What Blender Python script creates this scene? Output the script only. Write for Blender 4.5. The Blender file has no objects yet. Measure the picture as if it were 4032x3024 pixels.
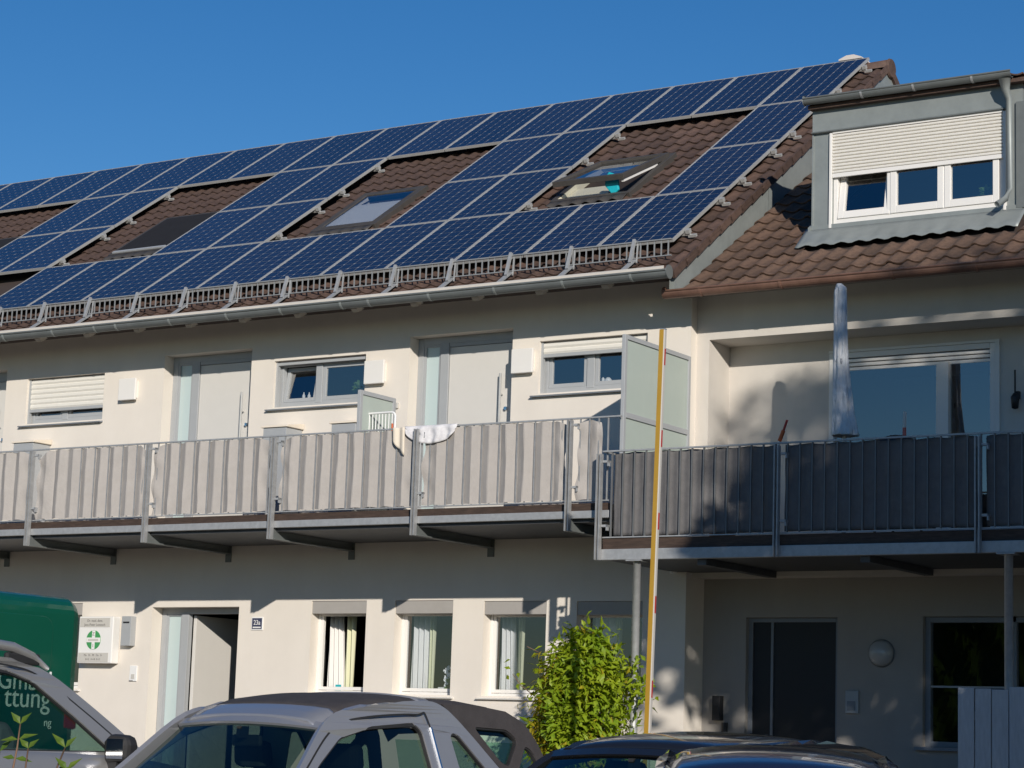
import bpy, math, random
from math import sin, cos, tan, pi, radians, sqrt, atan2
from mathutils import Vector, Matrix
random.seed(7)
SC = bpy.context.scene
COL = SC.collection

# ------------------------------------------------------------------ camera
YAW, PITCH, ROLL = 0.569855, 0.160552, 0.032945
CAM = Vector((11.793, -21.790, 1.545))
fw = Vector((-sin(YAW)*cos(PITCH), cos(YAW)*cos(PITCH), sin(PITCH)))
rt = Vector((cos(YAW), sin(YAW), 0)); up = rt.cross(fw)
r2 = rt*cos(ROLL)+up*sin(ROLL); u2 = -rt*sin(ROLL)+up*cos(ROLL)
cd = bpy.data.cameras.new('camera'); cam = bpy.data.objects.new('camera', cd); COL.objects.link(cam)
m3 = Matrix((r2, u2, -fw)).transposed()
cam.matrix_world = Matrix.Translation(CAM) @ m3.to_4x4()
cd.sensor_fit = 'HORIZONTAL'; cd.sensor_width = 36.0; cd.lens = 36.0*8761/4032
cd.clip_start = 0.1; cd.clip_end = 3000
SC.camera = cam
# ------------------------------------------------------------------ world, sun, exposure
SUN = Vector((0.925, -1.0, 0.455)).normalized()      # towards the sun
EL = math.asin(SUN.z); AZ = atan2(SUN.x, SUN.y)
W = bpy.data.worlds.new('World'); SC.world = W; W.use_nodes = True
nt = W.node_tree; nt.nodes.clear()
sky = nt.nodes.new('ShaderNodeTexSky'); sky.sky_type = 'NISHITA'; sky.sun_disc = False
sky.sun_elevation = EL; sky.sun_rotation = AZ; sky.altitude = 450
sky.air_density = 1.0; sky.dust_density = 0.05; sky.ozone_density = 3.0
bg = nt.nodes.new('ShaderNodeBackground'); bg.inputs['Strength'].default_value = 0.088
wo = nt.nodes.new('ShaderNodeOutputWorld')
hs = nt.nodes.new('ShaderNodeHueSaturation'); hs.inputs['Saturation'].default_value = 1.32; hs.inputs['Hue'].default_value = 0.507
nt.links.new(sky.outputs[0], hs.inputs['Color']); nt.links.new(hs.outputs[0], bg.inputs[0]); nt.links.new(bg.outputs[0], wo.inputs[0])
sl = bpy.data.lights.new('sun', 'SUN'); sl.energy = 4.3; sl.angle = radians(0.53); sl.color = (1.0, 0.93, 0.83)
so = bpy.data.objects.new('sun', sl); COL.objects.link(so)
so.rotation_euler = SUN.to_track_quat('Z', 'Y').to_euler(); so.location = (30, -30, 25)
SC.view_settings.view_transform = 'Standard'; SC.view_settings.look = 'None'
SC.view_settings.exposure = 0.0; SC.view_settings.gamma = 1.0
SC.view_settings.use_curve_mapping = False
SC.cycles.max_bounces = 8; SC.cycles.transparent_max_bounces = 16

# ------------------------------------------------------------------ materials
MT = {}
def mat(name, col, rough=0.6, metal=0.0, var=0.0, vscale=6.0, bump=0.0, bscale=60.0, coat=0.0, spec=0.5,
        rnd=0.0, col2=None, stretch=None, trans=0.0, bdist=0.01, streak=0.0):
    m = bpy.data.materials.new(name); m.use_nodes = True; t = m.node_tree; N = t.nodes; L = t.links
    b = N['Principled BSDF']; b.inputs['Base Color'].default_value = (*col, 1)
    b.inputs['Roughness'].default_value = rough; b.inputs['Metallic'].default_value = metal
    b.inputs['Coat Weight'].default_value = coat; b.inputs['Coat Roughness'].default_value = 0.03
    b.inputs['Specular IOR Level'].default_value = spec
    tc = N.new('ShaderNodeTexCoord'); co = tc.outputs['Object']
    if stretch:
        mp = N.new('ShaderNodeMapping'); mp.inputs['Scale'].default_value = stretch; L.new(co, mp.inputs['Vector']); co = mp.outputs[0]
    out = None
    if var > 0 or col2:
        n = N.new('ShaderNodeTexNoise'); n.inputs['Scale'].default_value = vscale; n.inputs['Detail'].default_value = 6; n.inputs['Roughness'].default_value = .65
        L.new(co, n.inputs['Vector'])
        r = N.new('ShaderNodeValToRGB'); r.color_ramp.elements[0].position = .3; r.color_ramp.elements[1].position = .7
        c2 = col2 or tuple(min(1, c*(1+var)) for c in col); c1 = col if col2 else tuple(c*(1-var) for c in col)
        r.color_ramp.elements[0].color = (*c1, 1); r.color_ramp.elements[1].color = (*c2, 1)
        L.new(n.outputs[0], r.inputs[0]); out = r.outputs[0]
    if streak > 0:
        mp2 = N.new('ShaderNodeMapping'); mp2.inputs['Scale'].default_value = (2.4, 2.4, .45); L.new(tc.outputs['Object'], mp2.inputs['Vector'])
        n3 = N.new('ShaderNodeTexNoise'); n3.inputs['Scale'].default_value = 1.6; n3.inputs['Detail'].default_value = 5; L.new(mp2.outputs[0], n3.inputs['Vector'])
        r3 = N.new('ShaderNodeValToRGB'); r3.color_ramp.elements[0].position = .36; r3.color_ramp.elements[1].position = .62
        r3.color_ramp.elements[0].color = (1-streak, 1-streak*1.08, 1-streak*1.15, 1); r3.color_ramp.elements[1].color = (1, 1, 1, 1); L.new(n3.outputs[0], r3.inputs[0])
        mm = N.new('ShaderNodeMix'); mm.data_type = 'RGBA'; mm.blend_type = 'MULTIPLY'; mm.inputs[0].default_value = 1
        L.new(out, mm.inputs[6]); L.new(r3.outputs[0], mm.inputs[7]); out = mm.outputs[2]
    if rnd > 0:
        oi = N.new('ShaderNodeObjectInfo'); mr = N.new('ShaderNodeMapRange')
        mr.inputs[3].default_value = 1-rnd; mr.inputs[4].default_value = 1+rnd
        L.new(oi.outputs['Random'], mr.inputs[0])
        hv = N.new('ShaderNodeHueSaturation')
        if out: L.new(out, hv.inputs['Color'])
        else: hv.inputs['Color'].default_value = (*col, 1)
        L.new(mr.outputs[0], hv.inputs['Value']); out = hv.outputs[0]
    if out: L.new(out, b.inputs['Base Color'])
    if bump > 0:
        n2 = N.new('ShaderNodeTexNoise'); n2.inputs['Scale'].default_value = bscale; n2.inputs['Detail'].default_value = 4
        L.new(co, n2.inputs['Vector']); bp = N.new('ShaderNodeBump'); bp.inputs['Strength'].default_value = bump; bp.inputs['Distance'].default_value = bdist
        L.new(n2.outputs[0], bp.inputs['Height']); L.new(bp.outputs[0], b.inputs['Normal'])
    if trans: b.inputs['Transmission Weight'].default_value = trans
    MT[name] = m; return m
def glass(name, tint, f0=.05, rough=0.0):
    m = bpy.data.materials.new(name); m.use_nodes = True; t = m.node_tree; N = t.nodes; L = t.links
    N.remove(N['Principled BSDF']); o = N['Material Output']
    tr = N.new('ShaderNodeBsdfTransparent'); tr.inputs[0].default_value = (*tint, 1)
    gl = N.new('ShaderNodeBsdfGlossy'); gl.inputs['Roughness'].default_value = rough
    lw = N.new('ShaderNodeLayerWeight'); lw.inputs['Blend'].default_value = .5
    pw_ = N.new('ShaderNodeMath'); pw_.operation = 'POWER'; pw_.inputs[1].default_value = 4.0; L.new(lw.outputs['Facing'], pw_.inputs[0])
    ma = N.new('ShaderNodeMath'); ma.operation = 'MULTIPLY_ADD'; ma.inputs[1].default_value = 1-f0; ma.inputs[2].default_value = f0; L.new(pw_.outputs[0], ma.inputs[0])
    mx = N.new('ShaderNodeMixShader'); L.new(ma.outputs[0], mx.inputs[0]); L.new(tr.outputs[0], mx.inputs[1]); L.new(gl.outputs[0], mx.inputs[2])
    L.new(mx.outputs[0], o.inputs['Surface']); MT[name] = m; return m
def leafmat(name, c1, c2, scale=3.0):
    m = mat(name, c1, .5, col2=c2, vscale=scale, spec=.4)
    t = m.node_tree; N = t.nodes; L = t.links; b = N['Principled BSDF']; o = N['Material Output']
    tl = N.new('ShaderNodeBsdfTranslucent'); tl.inputs[0].default_value = (c2[0]*1.3, c2[1]*1.3, c2[2]*.6, 1)
    mx = N.new('ShaderNodeMixShader'); mx.inputs[0].default_value = .3
    L.new(b.outputs[0], mx.inputs[1]); L.new(tl.outputs[0], mx.inputs[2]); L.new(mx.outputs[0], o.inputs['Surface'])
    return m
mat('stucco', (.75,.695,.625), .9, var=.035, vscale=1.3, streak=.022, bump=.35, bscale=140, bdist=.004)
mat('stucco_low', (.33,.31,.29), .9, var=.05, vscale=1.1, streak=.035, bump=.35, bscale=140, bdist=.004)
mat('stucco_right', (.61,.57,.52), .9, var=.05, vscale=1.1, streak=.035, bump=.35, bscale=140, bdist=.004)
mat('soffit', (.60,.56,.50), .85, var=.04)
mat('tile_main', (.085,.052,.040), .75, var=.3, vscale=14, bump=.4, bscale=90, rnd=.28)
mat('tile_right', (.105,.064,.044), .8, var=.35, vscale=12, bump=.45, bscale=90, rnd=.28)
mat('underlay', (.05,.035,.03), .9)
mat('flashing', (.075,.068,.062), .6, metal=.2, var=.15)
mat('shutter_dark', (.02,.02,.023), .9, var=.1, spec=.2)
mat('zinc', (.27,.295,.29), .5, metal=.25, var=.12, vscale=3.5, bump=.06, bscale=9)
mat('zinc_dark', (.165,.18,.18), .5, metal=.25, var=.12, vscale=4, bump=.05, bscale=12)
mat('copper', (.24,.135,.10), .45, metal=.4, var=.25, vscale=5, bump=.05, bscale=20)
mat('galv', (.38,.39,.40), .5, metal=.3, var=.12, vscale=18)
mat('bar_dark', (.17,.175,.18), .5, metal=.3, var=.1)
mat('post_steel', (.34,.345,.35), .5, metal=.3, var=.15, vscale=14)
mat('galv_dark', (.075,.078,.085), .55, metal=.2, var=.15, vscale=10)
mat('alu', (.48,.48,.47), .42, metal=.35, var=.06, vscale=20)
mat('backsheet', (.50,.51,.53), .3, coat=.5)
mat('cells', (.012,.015,.034), .25, coat=.6, col2=(.018,.021,.042), vscale=.7, spec=.5, rnd=.18)
mat('fabric', (.40,.372,.348), .9, var=.05, vscale=9, bump=.25, bscale=35)
mat('fabric_dark', (.135,.130,.132), .85, var=.12, vscale=9, bump=.3, bscale=30)
mat('door_white', (.64,.62,.585), .5, var=.015)
mat('frame_grey', (.37,.385,.40), .45, var=.03)
mat('roller_grey', (.37,.35,.33), .5, var=.04)
mat('sill_grey', (.20,.22,.25), .45, var=.05)
mat('shutter', (.76,.735,.68), .55, var=.03, vscale=20)
mat('pvc', (.78,.76,.73), .4, var=.015)
mat('dark_room', (.035,.033,.035), .9, var=.3, vscale=2)
mat('room_lit', (.45,.42,.38), .9)
mat('wood_edge', (.055,.035,.026), .8, var=.4, vscale=8, stretch=(1,8,8))
mat('deck_wood', (.10,.08,.065), .85, var=.3, vscale=8)
glass('pane', (.90,.93,.95), .30)
glass('pane_shade', (.8,.85,.9), .06); glass('pane_low', (.88,.92,.96), .15); glass('car_glass', (.60,.76,.68), .03); glass('car_glass_side', (.17,.22,.20), .07); glass('car_glass_dark', (.32,.43,.39), .07)
glass('soft_window', (.45,.66,.55), .04, .1)
mat('frost', (.42,.48,.44), .5, trans=.0, var=.02, coat=.2)
mat('frost_door', (.50,.60,.60), .35, coat=.5)
mat('sign_white', (.80,.79,.77), .4)
mat('sign_grey', (.55,.53,.49), .5)
mat('text_grey', (.20,.19,.18), .6)
mat('emblem_green', (.06,.30,.10), .5)
mat('navy', (.045,.05,.10), .35)
mat('white', (.80,.80,.79), .45)
mat('cloth_white', (.80,.79,.80), .9, col2=(.62,.60,.62), vscale=18, bump=.3, bscale=25)
mat('cloth_cream', (.74,.66,.55), .9)
mat('curtain_white', (.78,.76,.74), .9)
mat('curtain_green', (.66,.66,.46), .9)
mat('asphalt', (.21,.175,.135), .9, var=.2, vscale=3, bump=.5, bscale=120)
mat('silver', (.33,.335,.36), .32, metal=.45, coat=.8, var=.015)
mat('silver_car', (.37,.367,.365), .32, metal=.5, coat=.8, var=.015)
mat('black_paint', (.012,.012,.014), .2, coat=1.0)
mat('blue_paint', (.012,.018,.045), .22, coat=1.0)
mat('green_paint', (.003,.078,.048), .3, coat=.7, var=.03, vscale=2)
mat('black_plastic', (.022,.022,.023), .55, var=.1)
mat('softtop', (.045,.040,.042), .8, var=.15, vscale=10, bump=.3, bscale=80)
mat('rubber', (.02,.02,.02), .85)
mat('chrome', (.75,.75,.76), .12, metal=1.0)
mat('seat', (.05,.055,.065), .85)
mat('lamp_red', (.25,.012,.012), .25, coat=.8)
mat('lamp_clear', (.65,.67,.70), .15, coat=.8)
mat('yellow', (.42,.245,.028), .4, var=.06, vscale=4, coat=.2)
mat('boom_white', (.50,.48,.45), .4, coat=.2)
mat('boom_red', (.42,.03,.03), .35, coat=.2)
mat('parasol', (.62,.64,.66), .85, var=.12, vscale=9, bump=.9, bscale=7, bdist=.08, stretch=(2.2,2.2,.7))
mat('orange', (.55,.10,.02), .5)
mat('brick', (.42,.17,.10), .85, var=.2, vscale=30)
mat('mortar', (.62,.57,.53), .85)
mat('board', (.42,.44,.46), .8, var=.12, vscale=7, stretch=(6,6,1), bump=.2, bscale=30)
mat('teal', (.01,.42,.50), .5)
mat('cream', (.72,.68,.54), .6)
mat('bark', (.10,.07,.05), .9, var=.3, vscale=20, bump=.6, bscale=30)
mat('stem', (.20,.12,.08), .8)
mat('terracotta', (.40,.16,.09), .8)
mat('box_pink', (.35,.22,.24), .7)
mat('dark_metal', (.024,.024,.027), .55, metal=.2)
mat('paper', (.70,.69,.66), .8)
mat('glass_lamp', (.40,.40,.40), .3, coat=.4)
leafmat('leaf_bush', (.115,.23,.012), (.36,.42,.02), 3.5)
leafmat('leaf_yellow', (.34,.30,.02), (.45,.36,.03), 3)
leafmat('leaf_sprig', (.06,.13,.015), (.16,.22,.03), 30)
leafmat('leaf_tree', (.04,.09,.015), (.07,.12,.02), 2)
leafmat('leaf_pot', (.05,.14,.03), (.12,.22,.05), 20)

# ------------------------------------------------------------------ mesh helpers
BASE = {}
class MB:
    def __init__(s): s.v = []; s.f = []
    def add(s, vs, fs):
        k = len(s.v); s.v += [tuple(p) for p in vs]; s.f += [tuple(i+k for i in f) for f in fs]; return s
    def box(s, x0, x1, y0, y1, z0, z1, M=None):
        vs = [(x, y, z) for z in (z0, z1) for x, y in ((x0, y0), (x1, y0), (x1, y1), (x0, y1))]
        if M: vs = [M @ Vector(p) for p in vs]
        return s.add(vs, [(3,2,1,0), (4,5,6,7), (0,1,5,4), (1,2,6,5), (2,3,7,6), (3,0,4,7)])
    def quad(s, a, b, c, d): return s.add([a, b, c, d], [(0,1,2,3)])
    def prism(s, prof, axis, a0, a1, close=True, caps=True):
        # prof: 2-D points; axis 'x': (y,z) along x ; 'y': (x,z) along y ; 'z': (x,y) along z
        def P(p, a): return {'x': (a, p[0], p[1]), 'y': (p[0], a, p[1]), 'z': (p[0], p[1], a)}[axis]
        n = len(prof); vs = [P(p, a0) for p in prof]+[P(p, a1) for p in prof]
        fs = [(i, (i+1) % n, n+(i+1) % n, n+i) for i in range(n if close else n-1)]
        if caps and close: fs += [tuple(range(n-1, -1, -1)), tuple(range(n, 2*n))]
        return s.add(vs, fs)
    def tube(s, path, r, n=8, caps=True, rr=None):
        path = [Vector(p) for p in path]; rings = []
        for i, p in enumerate(path):
            d = (path[min(i+1, len(path)-1)]-path[max(i-1, 0)]).normalized()
            a = Vector((0, 0, 1)) if abs(d.z) < .9 else Vector((1, 0, 0))
            e = d.cross(a).normalized(); g = d.cross(e)
            q = rr[i] if rr else r
            rings.append([p+e*q*cos(2*pi*k/n)+g*q*sin(2*pi*k/n) for k in range(n)])
        vs = [v for R in rings for v in R]; fs = []
        for i in range(len(rings)-1):
            fs += [(i*n+k, i*n+(k+1) % n, (i+1)*n+(k+1) % n, (i+1)*n+k) for k in range(n)]
        if caps: fs += [tuple(range(n)), tuple(range(len(vs)-1, len(vs)-n-1, -1))]
        return s.add(vs, fs)
    def strip(s, path, w, t, upv=None):
        # swept rectangular bar, w along 'side', t along 'normal' given per point upv
        path = [Vector(p) for p in path]; rings = []
        for i, p in enumerate(path):
            d = (path[min(i+1, len(path)-1)]-path[max(i-1, 0)]).normalized()
            nrm = Vector(upv[i] if isinstance(upv, list) else upv); e = d.cross(nrm).normalized(); nn = e.cross(d)
            ww = w[i] if isinstance(w, list) else w
            rings.append([p-e*ww/2-nn*t/2, p+e*ww/2-nn*t/2, p+e*ww/2+nn*t/2, p-e*ww/2+nn*t/2])
        vs = [v for R in rings for v in R]; fs = []
        for i in range(len(rings)-1):
            fs += [(i*4+k, i*4+(k+1) % 4, (i+1)*4+(k+1) % 4, (i+1)*4+k) for k in range(4)]
        fs += [(3,2,1,0), tuple(range(len(vs)-4, len(vs)))]
        return s.add(vs, fs)
    def grid(s, P, nu, nv, flip=False):
        vs = [P(i/nu, j/nv) for j in range(nv+1) for i in range(nu+1)]; w = nu+1
        fs = [(j*w+i, j*w+i+1, (j+1)*w+i+1, (j+1)*w+i) for j in range(nv) for i in range(nu)]
        if flip: fs = [f[::-1] for f in fs]
        return s.add(vs, fs)
    def lathe(s, prof, c, axis='z', n=20):
        # prof: (r, h)
        vs = []
        for r, h in prof:
            for k in range(n):
                a = 2*pi*k/n
                o = {'z': (r*cos(a), r*sin(a), h), 'y': (r*cos(a), h, r*sin(a)), 'x': (h, r*cos(a), r*sin(a))}[axis]
                vs.append((c[0]+o[0], c[1]+o[1], c[2]+o[2]))
        fs = [(j*n+k, j*n+(k+1) % n, (j+1)*n+(k+1) % n, (j+1)*n+k) for j in range(len(prof)-1) for k in range(n)]
        return s.add(vs, fs)
    def mesh(s, name, off=(0, 0, 0), smooth=False):
        me = bpy.data.meshes.new(name)
        me.from_pydata([(x-off[0], y-off[1], z-off[2]) for x, y, z in s.v], [], s.f); me.validate(); me.update()
        if smooth: me.polygons.foreach_set('use_smooth', [True]*len(me.polygons))
        return me
    def build(s, name, material, parent=None, smooth=False, base=None, bev=0.0, local=False, loc=None, solid=0.0):
        if parent is not None: off = (0, 0, 0) if local else BASE.get(parent.name, (0, 0, 0))
        else: off = base or (0, 0, 0)
        me = s.mesh(name, off, smooth); me.materials.append(MT[material])
        o = bpy.data.objects.new(name, me); COL.objects.link(o)
        if parent is not None: o.parent = parent
        else: o.location = off
        BASE[o.name] = off
        if solid:
            md = o.modifiers.new('solid', 'SOLIDIFY'); md.thickness = solid; md.offset = 0
        if bev:
            md = o.modifiers.new('bevel', 'BEVEL'); md.width = bev; md.segments = 2; md.limit_method = 'ANGLE'; md.angle_limit = radians(50)
        return o
def tag(o, label, cat, group=None, kind=None):
    o['label'] = label; o['category'] = cat
    if group: o['group'] = group
    if kind: o['kind'] = kind
    return o
def thing(name, label, cat, base=(0, 0, 0), group=None, rz=0.0):
    o = bpy.data.objects.new(name, None); COL.objects.link(o); o.location = base; o.rotation_euler = (0, 0, rz)
    o.empty_display_size = .2; BASE[o.name] = tuple(base); return tag(o, label, cat, group)
def inst(name, me, parent, M, base=None):
    # object sharing mesh data; M world matrix (parents are unrotated Empties/meshes at BASE)
    o = bpy.data.objects.new(name, me); COL.objects.link(o); o.parent = parent
    b = Vector(BASE.get(parent.name, (0, 0, 0)))
    o.matrix_local = Matrix.Translation(-b) @ M
    return o
def text(s, name, material, parent, loc, size, rot, ext=.0015, align='CENTER', sx=1.0):
    cu = bpy.data.curves.new(name, 'FONT'); cu.body = s; cu.size = size; cu.extrude = ext; cu.align_x = align; cu.align_y = 'CENTER'
    cu.materials.append(MT[material]); to = bpy.data.objects.new(name, cu); COL.objects.link(to); me = bpy.data.meshes.new_from_object(to.evaluated_get(bpy.context.evaluated_depsgraph_get())); bpy.data.objects.remove(to); bpy.data.curves.remove(cu)
    o = bpy.data.objects.new(name, me); COL.objects.link(o); o.parent = parent
    b = BASE.get(parent.name, (0, 0, 0)); o.location = (loc[0]-b[0], loc[1]-b[1], loc[2]-b[2]); o.rotation_euler = rot; o.scale = (sx, 1, 1); return o
def struct(o): o['kind'] = 'structure'; return o
def wall(mb, x0, x1, z0, z1, Y, holes, depth):
    xs = sorted({x0, x1, *[h[0] for h in holes], *[h[1] for h in holes]}); zs = sorted({z0, z1, *[h[2] for h in holes], *[h[3] for h in holes]})
    xs = [x for x in xs if x0 <= x <= x1]; zs = [z for z in zs if z0 <= z <= z1]
    for a, b in zip(xs, xs[1:]):
        for c, d in zip(zs, zs[1:]):
            mx, mz = (a+b)/2, (c+d)/2
            if any(h[0] < mx < h[1] and h[2] < mz < h[3] for h in holes): continue
            mb.quad((a, Y, c), (b, Y, c), (b, Y, d), (a, Y, d))
    for h in holes:
        a, b, c, d = h[:4]; y2 = Y+depth
        mb.quad((a, Y, c), (a, Y, d), (a, y2, d), (a, y2, c)); mb.quad((b, Y, d), (b, Y, c), (b, y2, c), (b, y2, d))
        mb.quad((a, Y, d), (b, Y, d), (b, y2, d), (a, y2, d)); mb.quad((b, Y, c), (a, Y, c), (a, y2, c), (b, y2, c))
    return mb
def room(a, b, c, d, y0, y1):
    m = MB(); e = .25
    a -= e; b += e; d += .1; c -= .3
    m.quad((a, y1, c), (b, y1, c), (b, y1, d), (a, y1, d)); m.quad((a, y0, c), (a, y1, c), (a, y1, d), (a, y0, d))
    m.quad((b, y1, c), (b, y0, c), (b, y0, d), (b, y1, d)); m.quad((a, y0, d), (a, y1, d), (b, y1, d), (b, y0, d)); m.quad((a, y0, c), (b, y0, c), (b, y1, c), (a, y1, c))
    return m
def frame_ring(m, a, b, c, d, y0, y1, w, wb=None):
    wb = wb or w
    m.box(a, a+w, y0, y1, c, d); m.box(b-w, b, y0, y1, c, d); m.box(a+w, b-w, y0, y1, d-w, d); m.box(a+w, b-w, y0, y1, c, c+wb); return m
def leaf(m, p, d, n, L, Wd, bend=.15):
    d = Vector(d).normalized(); n = Vector(n); e = d.cross(n)
    e = e.normalized() if e.length > 1e-4 else Vector((1, 0, 0)); n = e.cross(d); p = Vector(p)
    a = p+d*L*.4-n*L*bend*.2; t = p+d*L-n*L*bend
    m.add([p, a+e*Wd/2+n*Wd*.12, t, a-e*Wd/2+n*Wd*.12, a], [(0, 1, 4), (1, 2, 4), (2, 3, 4), (3, 0, 4)])
def rdir():
    while True:
        v = Vector((random.uniform(-1, 1), random.uniform(-1, 1), random.uniform(-1, 1)))
        if .1 < v.length < 1: return v.normalized()

# ------------------------------------------------------------------ setting: ground
def gz(x, y):
    s = lambda t: (lambda q: q*q*(3-2*q))(max(0, min(1, t)))
    return .72*s((y+9)/7.5)+.28*s((2.2-x)/2.5)*(1-s((y+9)/7.5))
gx = sorted({-600, -200, -60, 60, 200, 600, *[i*1.0 for i in range(-22, 31)]}); gy = sorted({-600, -200, -60, 30, 200, 600, *[i*.75 for i in range(-40, 8)]})
g = MB(); w_ = len(gx); g.add([(x, y, gz(x, y)) for y in gy for x in gx], [(j*w_+i, j*w_+i+1, (j+1)*w_+i+1, (j+1)*w_+i) for j in range(len(gy)-1) for i in range(w_-1)])
struct(g.build('ground', 'asphalt', smooth=True))

# ================================================================== MAIN HOUSE
H = thing('terraced_house', 'long cream rendered house with solar panels on its brown tiled roof', 'house', (-6, 0, 0))
TH = 0.593295; PY = 1.6577; PXC = 1.01
def rp(x, s, off=0.0): return Vector((x, -.1+s*cos(TH)-off*sin(TH), 7.26+s*sin(TH)+off*cos(TH)))
XL = -19.0
holes = dict(door0=(-11.93,-10.45,4.06,6.43), win1=(-10.05,-8.635,5.645,6.272), door1=(-7.59,-6.125,4.06,6.435), win2=(-5.75,-4.32,5.645,6.24),
    door2=(-3.66,-2.178,4.06,6.41), win3=(-1.803,-.357,5.60,6.222), gdoor=(-7.555,-6.12,1.0,3.14), gw0=(-9.62,-8.77,2.09,3.2),
    gw1=(-4.98,-4.148,2.09,3.203), gw2=(-3.725,-2.89,2.09,3.2), gw3=(-2.455,-1.60,2.09,3.185), gw4=(-1.195,-.343,2.09,3.175))
m = wall(MB(), XL, .2, 0, 7.1, 0, list(holes.values()), .2)
m.quad((.2, 0, 0), (.2, 5.3, 0), (.2, 5.3, 7.1), (.2, 0, 7.1))
m.build('wall', 'stucco', H)
# roof deck, soffit, ridge
m = MB(); q = [rp(0, -.70, -.20), rp(0, 6.55, -.20), rp(0, 6.55, -.26), rp(0, -.66, -.26)]
m.prism([(p.y, p.z) for p in q], 'x', XL, .27)
yb = 5.42; zb = q[1].z+.02
m.prism([(yb, zb), (11.0, zb-5.58*tan(TH)), (11.0, zb-5.58*tan(TH)-.12), (yb, zb-.12)], 'x', XL, .27)
ROOF = m.build('roof', 'underlay', H)
MB().prism([(-.70, 6.665), (-.70, 6.80), (-.67, 6.82), (-.67, 6.69), (.02, 6.99), (.02, 6.96)], 'x', XL, .2).build('soffit', 'soffit', H)
for k in range(14):
    x = -.55-k*.87; m = MB(); m.prism([(-.68, 6.66), (-.42, 6.78), (-.42, 6.75), (-.64, 6.625)], 'x', x-.045, x+.045); m.build('rafter_foot', 'soffit', H)
# tiles
TILE_P = [(0,.010), (.1,.027), (.22,.036), (.34,.030), (.46,.015), (.6,.005), (.76,0), (.9,.003), (1.06,.014)]
def tile_mesh(name, wd, ln, material):
    m = MB(); n = len(TILE_P)
    vs = [(x*wd, 0, z+.028) for x, z in TILE_P]+[(x*wd, ln, z) for x, z in TILE_P]+[(x*wd, .004, z+.012) for x, z in TILE_P]
    fs = [(i, i+1, n+i+1, n+i) for i in range(n-1)]+[(2*n+i, 2*n+i+1, i+1, i) for i in range(n-1)]+[(n-1, 3*n-1, 2*n-1), (0, n, 2*n)]
    m.add(vs, fs); me = m.mesh(name); me.materials.append(MT[material]); return me
TW, TR = .205, .325
tm = tile_mesh('tile', TW, .40, 'tile_main')
GAPS = [(1, 3), (5, 7), (9, 11), (13, 15)]
SKY = {0: (-2.80, -1.63, 2.15, 3.60), 1: (-6.60, -5.52, 2.10, 3.56), 2: (-10.32, -9.22, 2.12, 3.60), 3: (-14.3, -13.15, 2.12, 3.62)}
def tile_vis(x, s):
    if s < .02: return -11.4 < x < .4
    if x > -.16: return s < 6.3
    for i0, i1 in GAPS:
        if -i1*PXC-.2 < x < -i0*PXC+.02 and PY*1-.42 < s < PY*3+.12: return True
    return False
cand = []
for r in range(24):
    for c in range(80):
        x = .30-TW*(c+1); s = -.74+TR*r
        if not tile_vis(x, s): continue
        if any(a+.02 < x and x+TW < b-.02 and c2+.02 < s and s+TR < d-.02 for a, b, c2, d in SKY.values()): continue
        if x < -13 and s < 3.2: continue
        p = rp(x, s, -.16); cand.append(((p-CAM).length, x, s))
cand.sort()
RX = Matrix.Rotation(TH, 4, 'X')
for d, x, s in cand[:296]:
    p = rp(x+random.uniform(-.003, .003), s+random.uniform(-.006, .006), -.165)
    inst('tile', tm, ROOF, Matrix.Translation(p) @ RX @ Matrix.Rotation(random.uniform(-.012, .012), 4, 'Z') @ Matrix.Rotation(random.uniform(-.01, .01), 4, 'X'))
m = MB()
for d, x, s in cand[296:]:
    M = Matrix.Translation(rp(x, s+random.uniform(-.006, .006), -.165)) @ RX
    m.add([M @ v.co for v in tm.vertices], [tuple(f.vertices) for f in tm.polygons])
o = m.build('tile_field', 'tile_main', ROOF); o['kind'] = 'stuff'
# verge tiles: folded edge pieces along the right gable + ridge caps
vm = MB().box(-.02, .012, 0, .36, -.045, .045, None).mesh('verge_tile'); vm.materials.append(MT['tile_main'])
for r in range(22):
    inst('verge_tile', vm, ROOF, Matrix.Translation(rp(.30, -.74+TR*r, -.155)) @ RX @ Matrix.Rotation(.05, 4, 'X'))
m = MB()
for k in range(10): a = pi*k/9; m.v.append((0, .13*cos(a), .13*sin(a)))
n = 10; m.v += [(.42, y*1.08, z*1.08) for _, y, z in m.v[:n]]+[(.42, y*.9, z*.9) for _, y, z in m.v[:n]]
m.f += [(i, i+1, n+i+1, n+i) for i in range(n-1)]+[(n+i, n+i+1, 2*n+i+1, 2*n+i) for i in range(n-1)]
rm = m.mesh('ridge_cap', smooth=True); rm.materials.append(MT['tile_main'])
for k in range(2): inst('ridge_cap', rm, ROOF, Matrix.Translation((-.11-.38*k, 5.43, 10.76)))
o = MB().lathe([(0, 0), (.125, 0), (.14, -.03)], (.315, 5.43, 10.77), 'x', 20).build('ridge_end', 'tile_main', ROOF)
# back slope verge (seen past the ridge end)
MB().prism([(5.45, 10.80), (8.2, 8.92), (8.2, 8.80), (5.45, 10.66)], 'x', .20, .31).build('rear_verge', 'tile_main', ROOF)
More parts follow.
